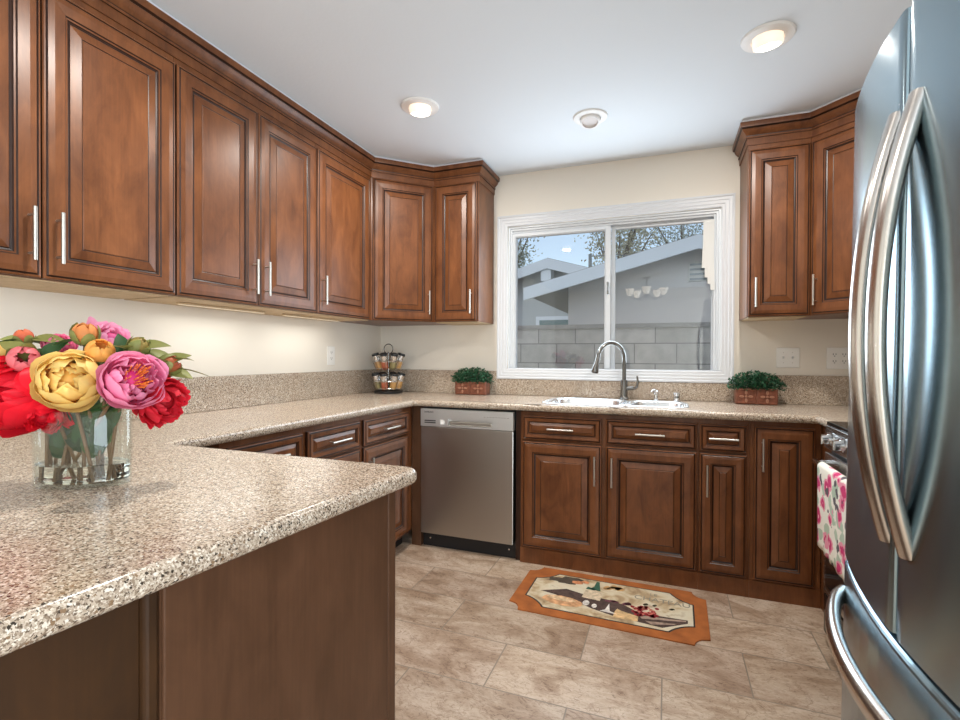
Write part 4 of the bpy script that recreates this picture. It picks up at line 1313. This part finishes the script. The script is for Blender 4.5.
def petal(bm, cl, mt, Rr, th0, th1, phi, wd, opn, wave, c0, c1, rnd, nu=6, nv=7, lift=0.0):
    ph = rnd.uniform(0, 6.28); k2 = rnd.uniform(1.5, 3.0)
    sh = rnd.uniform(0.88, 1.1)
    G = []
    for j in range(nv + 1):
        v = j / nv
        row = []
        for i in range(nu + 1):
            u = -1 + 2 * i / nu
            prof = (math.sin(PI * (0.10 + 0.80 * v)) ** 0.6) if v < 0.95 else math.sin(PI * (0.10 + 0.80 * v)) ** 0.5
            th = th0 + (th1 - th0) * v - 0.20 * (u * u) * v * (th1 - th0) * 0.6
            f = phi + u * wd * prof
            r = Rr * (1 + opn * v ** 2.2 + wave * math.sin(u * k2 * 2 + ph) * v * v + 0.05 * (1 - u * u) * v)
            st = math.sin(th)
            p = Vector((r * st * math.cos(f), r * st * math.sin(f), -r * math.cos(th) + lift))
            row.append((bm.verts.new(mt @ p), v))
        G.append(row)
    for j in range(nv):
        for i in range(nu):
            q = [G[j][i], G[j][i + 1], G[j + 1][i + 1], G[j + 1][i]]
            fc_ = bm.faces.new([a[0] for a in q])
            for lp_, a in zip(fc_.loops, q):
                t_ = a[1]
                lp_[cl] = (*[max(0, min(1, (c0[k] * (1 - t_) + c1[k] * t_) * sh)) for k in range(3)], 1)

def leafshape(bm, cl, base, direc, normal, L, wd, curl, col, n=7):
    d = Vector(direc).normalized(); nn = Vector(normal)
    s = d.cross(nn).normalized(); nn = s.cross(d).normalized()
    rows = []
    for k in range(n + 1):
        t_ = k / n
        w_ = wd * math.sin(PI * min(0.999, t_ ** 0.8)) ** 0.9 + 0.0006
        c = Vector(base) + d * L * t_ - nn * curl * L * t_ * t_
        rows.append([bm.verts.new(c - s * w_ + nn * w_ * 0.35), bm.verts.new(c), bm.verts.new(c + s * w_ + nn * w_ * 0.35)])
    for a, b in zip(rows, rows[1:]):
        for i in range(2):
            f = bm.faces.new((a[i], a[i + 1], b[i + 1], b[i]))
            for lp_ in f.loops: lp_[cl] = (*col, 1)

def local(o_loc):  # thing sits unrotated at o_loc
    return lambda p: Vector(p) - Vector(o_loc)

def bez(a, b, c, n=12):
    a, b, c = Vector(a), Vector(b), Vector(c)
    return [a * (1 - t) ** 2 + b * 2 * t * (1 - t) + c * t * t for t in [k / n for k in range(n + 1)]]

GREEN_D = (0.030, 0.075, 0.022); GREEN_M = (0.075, 0.125, 0.035); OLIVE = (0.20, 0.20, 0.055); GREEN_Y = (0.26, 0.27, 0.08)
fgroup = 'peonies in the glass vase'

def stem_and_root(name, label, cat, foot, mid, head, hdir):
    """foot: offset within the vase (long axis, short axis) at the bottom"""
    c, s = math.cos(VANG), math.sin(VANG)
    fx, fy = foot
    base = Vector((VC.x + c * fx - s * fy, VC.y + s * fx + c * fy, 0.914 + 0.0105))
    t = thing(name, label, cat, base, 0.0, fgroup)
    L = local(base)
    mx, my = mid
    neck = Vector((VC.x + c * mx - s * my, VC.y + s * mx + c * my, 0.914 + VH + 0.004))
    tip = Vector(head)
    bm = bmesh.new()
    p1 = [L(base.lerp(neck, k / 6)) for k in range(6)]
    p2 = [L(q) for q in bez(neck, neck + (neck - base).normalized() * 0.03, tip, 8)]
    tube(bm, p1 + p2, 0.0036, 8)
    obj('stem', bm, M['stem'], t, smooth=60)
    return t, L, neck

def peony(label, head, axis, rad, c0, c1, ctr, seed, foot, mid, style=0, leaves=2):
    rnd = random.Random(seed)
    axis = Vector(axis).normalized()
    t, L, neck = stem_and_root('peony', label, 'flower', foot, mid, Vector(head) - axis * rad * 0.93, axis)
    bm = bmesh.new(); cl = bm.loops.layers.float_color.new('Col')
    mt = Matrix.Translation(L(head)) @ align(axis, rnd.uniform(0, 6))
    dk = tuple(x * 0.8 for x in c0)
    if style == 0:   # globe, half open
        layers = [(1.0, 0.2, 1.70, 5, 0.92, 0.10, 0.03), (0.96, 0.2, 2.05, 5, 0.90, 0.0, 0.03), (0.88, 0.3, 2.35, 5, 0.85, -0.04, 0.05), (0.76, 0.4, 2.65, 5, 0.85, -0.04, 0.07), (0.62, 0.6, 2.75, 5, 0.85, 0.0, 0.10), (0.46, 0.7, 2.8, 4, 0.95, 0, 0.14)]
    elif style == 1:   # open bowl with ruffled centre
        layers = [(1.0, 0.2, 1.60, 5, 0.92, 0.08, 0.04), (0.95, 0.2, 2.0, 5, 0.88, 0.0, 0.04), (0.84, 0.3, 2.3, 3, 0.95, 0.0, 0.05), (0.70, 0.45, 2.3, 6, 0.60, 0.02, 0.16), (0.54, 0.5, 2.45, 6, 0.62, 0.05, 0.22), (0.38, 0.6, 2.5, 6, 0.65, 0.05, 0.28)]
    else:             # loose, drooping outer petals
        layers = [(1.08, 0.25, 1.50, 6, 0.62, 0.26, 0.10), (0.98, 0.25, 1.75, 6, 0.66, 0.12, 0.07), (0.88, 0.3, 2.05, 5, 0.72, 0.05, 0.08), (0.72, 0.4, 2.35, 5, 0.70, 0.0, 0.12), (0.52, 0.5, 2.5, 5, 0.75, 0.0, 0.16)]
    lathe(bm, [(0, -rad * 0.6), (rad * 0.34, -rad * 0.45), (rad * 0.42, -rad * 0.1), (rad * 0.30, rad * 0.2), (0, rad * 0.32)], 12, mat=mt)
    for f in bm.faces:
        for lp_ in f.loops: lp_[cl] = (*c0, 1)
    for li, (rr_, t0, t1, n_, wd, op, wv) in enumerate(layers):
        off = rnd.uniform(0, 6)
        mixf = li / (len(layers) - 1)
        ca = tuple(c0[k] * (1 - mixf) + ctr[k] * mixf for k in range(3))
        for k in range(n_):
            petal(bm, cl, mt, rad * rr_ * rnd.uniform(0.94, 1.05), t0, t1 * rnd.uniform(0.90, 1.06), off + 2 * PI * k / n_ + rnd.uniform(-.12, .12), wd * rnd.uniform(0.9, 1.1), op * rnd.uniform(0.6, 1.3), wv, ca, c1, rnd)
    o = obj('bloom', bm, M['petal'], t, smooth=180)
    if style == 1:
        bm = bmesh.new()
        for k in range(26):
            a = rnd.uniform(0, 6.28); q = rad * 0.30 * math.sqrt(rnd.random())
            p0 = mt @ Vector((q * math.cos(a), q * math.sin(a), 0.1 * rad)); p1_ = mt @ Vector((q * 1.5 * math.cos(a), q * 1.5 * math.sin(a), 0.78 * rad))
            tube(bm, [p0, p1_], [0.0008, 0.0013], 5)
        tag(obj('stamens', bm, M['stamen'], o), 'orange stamens')
    # leaves hanging round the neck and inside the vase
    bm = bmesh.new(); cl = bm.loops.layers.float_color.new('Col')
    for k in range(leaves):
        b0 = Vector(L(neck)); hh = Vector(L(Vector(head) - axis * rad * 0.9))
        q = b0.lerp(hh, rnd.uniform(0.2, 0.9))
        a = rnd.uniform(0, 6.28)
        dr = Vector((math.cos(a), math.sin(a), rnd.uniform(-0.2, 0.5)))
        leafshape(bm, cl, q, dr, (0, 0, 1), rnd.uniform(0.055, 0.085), rnd.uniform(0.013, 0.020), rnd.uniform(0.1, 0.5), GREEN_D if rnd.random() < 0.5 else GREEN_M)
    if leaves: obj('leaf', bm, M['leaf'], t, smooth=180)
    return t

def bud(label, head, axis, rad, c0, c1, cover, seed, foot, mid, tail=0):
    rnd = random.Random(seed)
    axis = Vector(axis).normalized()
    t, L, neck = stem_and_root('peony_bud', label, 'flower bud', foot, mid, Vector(head) - axis * rad * 0.9, axis)
    bm = bmesh.new(); cl = bm.loops.layers.float_color.new('Col')
    mt = Matrix.Translation(L(head)) @ align(axis, rnd.uniform(0, 6))
    for rr_, n_ in ((0.95, 5), (0.86, 4), (0.7, 4)):
        off = rnd.uniform(0, 6)
        for k in range(n_):
            petal(bm, cl, mt, rad * rr_, 0.15, 2.75, off + 2 * PI * k / n_, 0.85, 0.0, 0.02, c0, c1, rnd, 5, 8)
    o = obj('bud', bm, M['petal'], t, smooth=180)
    bm = bmesh.new(); cl = bm.loops.layers.float_color.new('Col')
    off = rnd.uniform(0, 6)
    for k in range(5):
        g = rnd.uniform(0.8, 1.2)
        cg = tuple(x * g for x in OLIVE); ce = tuple(x * g for x in GREEN_Y)
        petal(bm, cl, mt, rad * 1.06, 0.1, cover * rnd.uniform(0.8, 1.1), off + 2 * PI * k / 5, 0.62, 0.05, 0.03, cg, ce, rnd, 4, 6)
    obj('sepals', bm, M['leaf'], t, smooth=180)
    if tail:
        bm = bmesh.new(); cl = bm.loops.layers.float_color.new('Col')
        for k in range(tail):
            a = rnd.uniform(0, 6.28)
            side = Vector((math.cos(a), math.sin(a), rnd.uniform(0.0, 0.7)))
            side = (side - axis * side.dot(axis) * 0.5).normalized()
            leafshape(bm, cl, L(Vector(head) - axis * rad * 0.7), side, (0, 0, 1), rnd.uniform(0.045, 0.065), rnd.uniform(0.012, 0.018), rnd.uniform(0.1, 0.5), OLIVE if rnd.random() < 0.6 else GREEN_M)
        obj('leaf', bm, M['leaf'], t, smooth=180)
    return t, L

M['stamen'] = plain('orange_stamen', (0.80, 0.20, 0.03), 0.6)
RED0, RED1 = (0.60, 0.005, 0.018), (0.90, 0.018, 0.040)
CORAL = (0.80, 0.05, 0.07)
YEL0, YEL1 = (0.92, 0.50, 0.11), (0.95, 0.74, 0.27)
PNK0, PNK1 = (0.80, 0.05, 0.24), (0.94, 0.38, 0.56)
camd = Vector((0.86, -0.51, 0.0))
peony('large deep red peony at the left edge of the bouquet', (0.862, -2.752, 1.106), camd + Vector((-0.45, -0.35, 0.15)), 0.076, RED0, RED1, RED0, 11, (-0.06, -0.02), (-0.06, -0.02), 0, 2)
peony('small loose red peony hanging low under the large red one', (0.925, -2.735, 1.060), camd + Vector((-0.2, -0.2, -0.5)), 0.034, RED0, RED1, RED0, 12, (-0.02, 0.02), (-0.03, -0.04), 2, 1)
peony('full yellow peony at the front centre of the bouquet', (1.000, -2.730, 1.138), camd + Vector((-0.05, -0.05, 0.22)), 0.056, YEL0, YEL1, (0.86, 0.42, 0.10), 23, (0.04, -0.02), (0.01, -0.03), 0, 3)
peony('open pink peony with orange stamens right of the yellow one', (1.115, -2.684, 1.138), camd + Vector((0.15, 0.20, 0.25)), 0.055, PNK0, PNK1, (0.86, 0.14, 0.36), 34, (-0.05, 0.015), (0.065, -0.02), 1, 3)
peony('drooping red peony at the right side of the bouquet', (1.108, -2.612, 1.088), Vector((0.75, 0.10, -0.20)), 0.047, (0.42, 0.004, 0.014), (0.80, 0.03, 0.055), CORAL, 45, (0.0, 0.025), (0.07, 0.015), 2, 2)
peony('half open pink peony at the top left, behind the yellow one', (0.835, -2.655, 1.208), Vector((0.45, -0.25, 0.75)), 0.030, PNK0, (0.88, 0.24, 0.40), PNK0, 56, (-0.03, -0.025), (-0.03, 0.015), 0, 2)
peony('pale pink peony at the top behind the orange bud', (0.918, -2.598, 1.224), Vector((0.65, 0.05, 0.45)), 0.040, (0.80, 0.14, 0.36), (0.92, 0.46, 0.64), PNK0, 67, (0.02, 0.03), (0.01, 0.03), 2, 3)
bud('green and orange peony bud at the very top of the bouquet', (0.953, -2.674, 1.231), (0.25, -0.15, 0.95), 0.0245, (0.72, 0.26, 0.07), (0.85, 0.36, 0.12), 2.25, 71, (0.01, -0.01), (0.0, 0.0), 2)
bud('plump orange peony bud between the top bud and the yellow bloom', (1.003, -2.676, 1.194), (0.75, -0.30, 0.65), 0.027, (0.80, 0.32, 0.06), (0.88, 0.48, 0.12), 1.35, 72, (0.03, 0.01), (0.02, -0.01), 3)
bud('coral pink peony bud above the large red bloom', (0.882, -2.745, 1.178), (0.75, -0.45, 0.15), 0.028, (0.72, 0.06, 0.09), (0.88, 0.25, 0.27), 1.55, 73, (-0.04, 0.015), (-0.04, 0.0), 3)
bud('small red tipped peony bud at the upper left of the bouquet', (0.782, -2.695, 1.226), (-0.1, -0.2, 0.9), 0.018, (0.70, 0.10, 0.05), (0.82, 0.22, 0.10), 1.9, 74, (-0.07, 0.01), (-0.06, 0.01), 4)
bud('yellow peony bud at the far left frame edge', (0.765, -2.725, 1.192), (0.1, -0.5, 0.6), 0.022, (0.80, 0.45, 0.10), (0.88, 0.58, 0.18), 1.4, 75, (-0.065, 0.0), (-0.075, -0.01), 3)
bud('olive green closed peony bud above the pink bloom at right', (1.040, -2.622, 1.205), (0.45, 0.30, 0.70), 0.021, (0.30, 0.26, 0.06), (0.42, 0.30, 0.09), 2.6, 76, (0.055, 0.01), (0.03, 0.02), 4)
t, L = bud('olive green closed peony bud at the right end of the bouquet', (1.090, -2.590, 1.165), (0.55, 0.55, 0.45), 0.023, (0.30, 0.25, 0.06), (0.62, 0.12, 0.06), 2.4, 77, (0.06, -0.01), (0.06, 0.02), 3)
bm = bmesh.new(); cl = bm.loops.layers.float_color.new('Col')
leafshape(bm, cl, L((1.095, -2.588, 1.160)), (0.085, 0.05, -0.012), (0, 0, 1), 0.085, 0.0055, 0.15, (0.15, 0.12, 0.035))
leafshape(bm, cl, L((1.085, -2.592, 1.175)), (0.06, 0.03, 0.02), (0, 0, 1), 0.055, 0.010, 0.3, OLIVE)
obj('leaf', bm, M['leaf'], t, smooth=180)
# leaves showing between the blooms
def extra_leaves(first_words, specs):
    for o in [q for q in COL.objects if q.parent is None and str(q.get('label', '')).startswith(first_words)]:
        bm = bmesh.new(); cl = bm.loops.layers.float_color.new('Col')
        for p, d, L_, w_, col in specs:
            leafshape(bm, cl, Vector(p) - Vector(o.location), d, (0.5, -0.3, 0.8), L_, w_, 0.2, col)
        obj('leaf', bm, M['leaf'], o, smooth=180)
extra_leaves('small red tipped', [((0.80, -2.69, 1.222), (0.12, 0.05, 0.0), 0.075, 0.016, OLIVE), ((0.79, -2.69, 1.215), (-0.05, -0.06, 0.02), 0.05, 0.014, GREEN_Y), ((0.82, -2.69, 1.20), (0.08, 0.0, -0.06), 0.07, 0.02, GREEN_M)])
extra_leaves('coral pink', [((0.87, -2.735, 1.185), (-0.06, -0.03, 0.05), 0.06, 0.018, OLIVE), ((0.885, -2.72, 1.165), (0.06, 0.03, -0.02), 0.07, 0.02, GREEN_D), ((0.89, -2.72, 1.175), (0.03, 0.03, 0.05), 0.06, 0.018, GREEN_D)])
extra_leaves('olive green closed peony bud above', [((1.03, -2.625, 1.20), (0.10, 0.06, 0.03), 0.07, 0.018, OLIVE), ((1.04, -2.62, 1.19), (0.07, 0.05, -0.01), 0.075, 0.018, GREEN_Y), ((1.01, -2.63, 1.18), (-0.02, 0.0, 0.06), 0.06, 0.016, GREEN_D)])
extra_leaves('olive green closed peony bud at', [((1.08, -2.60, 1.165), (0.06, 0.04, 0.04), 0.06, 0.018, OLIVE), ((1.085, -2.595, 1.15), (0.09, 0.05, -0.01), 0.055, 0.018, GREEN_Y)])
extra_leaves('plump orange', [((0.99, -2.68, 1.18), (-0.06, -0.05, 0.015), 0.06, 0.015, GREEN_Y), ((1.0, -2.68, 1.175), (0.09, 0.03, -0.01), 0.07, 0.018, GREEN_M)])
# leafy sprigs filling the vase
rnd = random.Random(9)
sprig_labels = ['dark leafy sprig inside the left part of the glass vase', 'dark leafy sprig inside the middle of the glass vase', 'dark leafy sprig inside the right part of the glass vase']
for s_, (fx, mx) in enumerate(((-0.035, -0.035), (0.0, 0.005), (0.03, 0.045))):
    c, s = math.cos(VANG), math.sin(VANG)
    base = Vector((VC.x + c * fx, VC.y + s * fx, 0.9245))
    t = thing('leafy_sprig', sprig_labels[s_], 'leafy stem', base, 0.0, fgroup)
    bm = bmesh.new(); top = Vector((c * (mx - fx), s * (mx - fx), 0.165))
    tube(bm, [Vector((0, 0, 0)), top * 0.5, top], 0.003, 7)
    obj('stem', bm, M['stem'], t, smooth=60)
    bm = bmesh.new(); cl = bm.loops.layers.float_color.new('Col')
    for k in range(24):
        h = rnd.uniform(0.26, 0.72)
        q = top * h
        a = rnd.uniform(0, 6.28)
        ln = rnd.uniform(0.05, 0.075)
        out = Vector((math.cos(a) * 0.75, math.sin(a) * 0.35))
        dv = Vector((c * out.x - s * out.y, s * out.x + c * out.y, rnd.uniform(0.3, 1.5)))
        hl = ln / dv.length
        endx, endy = fx + (mx - fx) * h + out.x * hl, out.y * hl
        e2 = (endx / (VA - 0.016)) ** 2 + (endy / (VB - 0.016)) ** 2
        if e2 > 1: ln *= 0.55
        g = rnd.uniform(0.6, 1.3)
        leafshape(bm, cl, q, dv, Vector((0.86, -0.51, rnd.uniform(-0.2, 0.3))), ln, rnd.uniform(0.014, 0.020) * (0.7 if e2 > 1 else 1), rnd.uniform(-0.05, 0.2), tuple(x * g for x in (GREEN_D if k % 3 else GREEN_M)))
    obj('leaf', bm, M['leaf'], t, smooth=180)

# ------------------------------------------------------------------ outside the window
tag(obj('ground', box(-40, 40, 0.14, 90, -0.3, -0.12), M['dirt']), kind='structure')
bw = thing('block_wall', 'grey concrete block boundary wall outside the window', 'wall', (0, 1.9, -0.12))
obj('blocks', box(-5, 8, 0, 0.2, 0, 1.60), M['block'], bw)
obj('coping', box(-5, 8, -0.012, 0.212, 1.60, 1.645), plain('wall_coping', (0.30, 0.285, 0.27), 0.95, vary=0.2, vscale=5), bw)

def gable_house(label, ridge_x, ridge_z, y0, ywall, yend, half_l, half_r, slope, wl_, wr_, board, wallmat, dark=True):
    t = thing('house', label, 'house', (0, 0, 0))
    zl, zr = ridge_z - half_l * slope, ridge_z - half_r * slope
    th = 0.10
    for (x0, x1, za, zb) in ((ridge_x - half_l, ridge_x, zl, ridge_z), (ridge_x, ridge_x + half_r, ridge_z, zr)):
        bm = bmesh.new()
        q = [(x0, za), (x1, zb), (x1, zb - board), (x0, za - board)]
        a = [bm.verts.new((x, y0, z)) for x, z in q]; b = [bm.verts.new((x, y0 + 0.05, z)) for x, z in q]
        bm.faces.new(a); bm.faces.new(b[::-1])
        for i in range(4): bm.faces.new((a[i], a[(i + 1) % 4], b[(i + 1) % 4], b[i]))
        obj('barge_board', bm, M['barge'], t)
        bm = bmesh.new()
        q = [(x0, za + 0.015), (x1, zb + 0.015), (x1, zb - th), (x0, za - th)]
        a = [bm.verts.new((x, y0 + 0.051, z)) for x, z in q]; b = [bm.verts.new((x, yend, z)) for x, z in q]
        bm.faces.new(a); bm.faces.new(b[::-1])
        for i in range(4):
            f = bm.faces.new((a[i], a[(i + 1) % 4], b[(i + 1) % 4], b[i]))
            if i == 2: f.material_index = 1
        obj('roof', bm, [M['roofing'], M['soffit']], t)
    bm = bmesh.new()
    def top(x): return ridge_z - abs(x - ridge_x) * slope - th - 0.005
    q = [(wl_, -0.12), (wr_, -0.12), (wr_, top(wr_)), (ridge_x, top(ridge_x)), (wl_, top(wl_))]
    a = [bm.verts.new((x, ywall, z)) for x, z in q]; b = [bm.verts.new((x, yend - 0.3, z)) for x, z in q]
    bm.faces.new(a); bm.faces.new(b[::-1])
    for i in range(5): bm.faces.new((a[i], a[(i + 1) % 5], b[(i + 1) % 5], b[i]))
    obj('gable_wall', bm, wallmat, t)
    return t
h1 = gable_house('neighbouring stucco house with pale barge boards and a gable vent', 2.535, 2.977, 4.5, 5.0, 8.6, 2.64, 2.64, 0.2515, 0.545, 4.52, 0.205, M['stucco'])
vn = obj('gable_vent', box(2.415, 2.80, 4.955, 5.0, 2.36, 2.66), M['louver'], h1)
bm = bmesh.new()
for k in range(4):
    bx(bm, 2.44, 2.775, 4.945, 4.957, 2.375 + k * 0.075, 2.405 + k * 0.075)
obj('louver_gap', bm, M['soffit'], vn)
h2 = gable_house('farther grey house with low gable and high window, left of the stucco house', -0.75, 3.690, 9.0, 9.5, 12.6, 3.4, 3.4, 0.295, -4.0, 2.4, 0.26, M['siding'])
obj('post', box(-0.92, -0.66, 9.05, 9.45, 3.12, 3.44), M['barge'], h2)
wf = obj('window', box(-1.15, -0.10, 9.46, 9.5, 1.55, 2.24), M['barge'], h2)
obj('pane', box(-1.05, -0.20, 9.45, 9.462, 1.62, 2.14), plain('teal_window_glass', (0.05, 0.13, 0.15), 0.1), wf)
bm = bmesh.new(); tube(bm, [(0.05, 11.0, 3.40), (0.05, 11.0, 4.12)], 0.05, 8); tube(bm, [(0.05, 11.0, 4.06), (0.7, 11.0, 4.06), (1.6, 11.0, 3.95)], 0.014, 6)
tag(obj('service_mast', bm, M['soffit'], h2), 'dark service mast with wire on the far roof')

def tree(label, x, y, trunk_h, crown, n, seed, size, col, dens=1.0):
    rnd = random.Random(seed)
    t = thing('tree', label, 'tree', (x, y, -0.15), group='trees beyond the roofs')
    bm = bmesh.new()
    tube(bm, [(0, 0, 0), (0.1, 0, trunk_h * 0.5), (0, 0, trunk_h)], [0.22, 0.18, 0.12], 8)
    ends = []
    cx, cz, rx, rz = crown
    for k in range(14):
        a = rnd.uniform(0, 6.28); e = Vector((cx + rx * 0.75 * math.cos(a) * rnd.uniform(0.4, 1), rx * 0.6 * math.sin(a), cz + rz * rnd.uniform(-0.7, 0.8)))
        s0 = Vector((0, 0, trunk_h * rnd.uniform(0.75, 1.0)))
        tube(bm, [s0, s0.lerp(e, 0.5) + Vector((0, 0, 0.15)), e], [0.07, 0.045, 0.018], 5)
        ends.append(e); ends.append(s0.lerp(e, 0.65))
    obj('trunk', bm, M['bark'], t, smooth=60)
    bm = bmesh.new(); cl = bm.loops.layers.float_color.new('Col')
    for k in range(n):
        e = ends[rnd.randrange(len(ends))]
        P = e + Vector((rnd.gauss(0, 1) * rx * 0.16, rnd.gauss(0, 1) * rx * 0.16, rnd.gauss(0, 1) * rz * 0.15))
        d_ = Vector((rnd.uniform(-1, 1), rnd.uniform(-1, 1), rnd.uniform(-1, 1))).normalized()
        s_ = d_.cross(Vector((rnd.uniform(-1, 1), rnd.uniform(-1, 1), rnd.uniform(-1, 1)))).normalized()
        q = size * rnd.uniform(0.6, 1.3)
        f = bm.faces.new([bm.verts.new(P + v) for v in (d_ * q, s_ * q * 0.45, -d_ * q, -s_ * q * 0.45)])
        g = rnd.uniform(0.6, 1.35)
        for lp_ in f.loops: lp_[cl] = (*[c * g for c in col], 1)
    obj('foliage', bm, M['leaf'], t)
tree('sparse tree at the left edge of the window view', -4.6, 17.5, 4.6, (0.2, 6.2, 2.1, 2.0), 3000, 3, 0.075, (0.34, 0.36, 0.27))
tree('olive brown tree behind the stucco roof, left of centre', 0.15, 17.5, 4.2, (0.2, 5.9, 1.9, 2.0), 3600, 4, 0.075, (0.42, 0.40, 0.27))
tree('grey green open tree behind the peak of the stucco roof', 2.85, 24.5, 5.6, (-0.2, 7.7, 3.0, 2.1), 3600, 5, 0.08, (0.30, 0.34, 0.29))
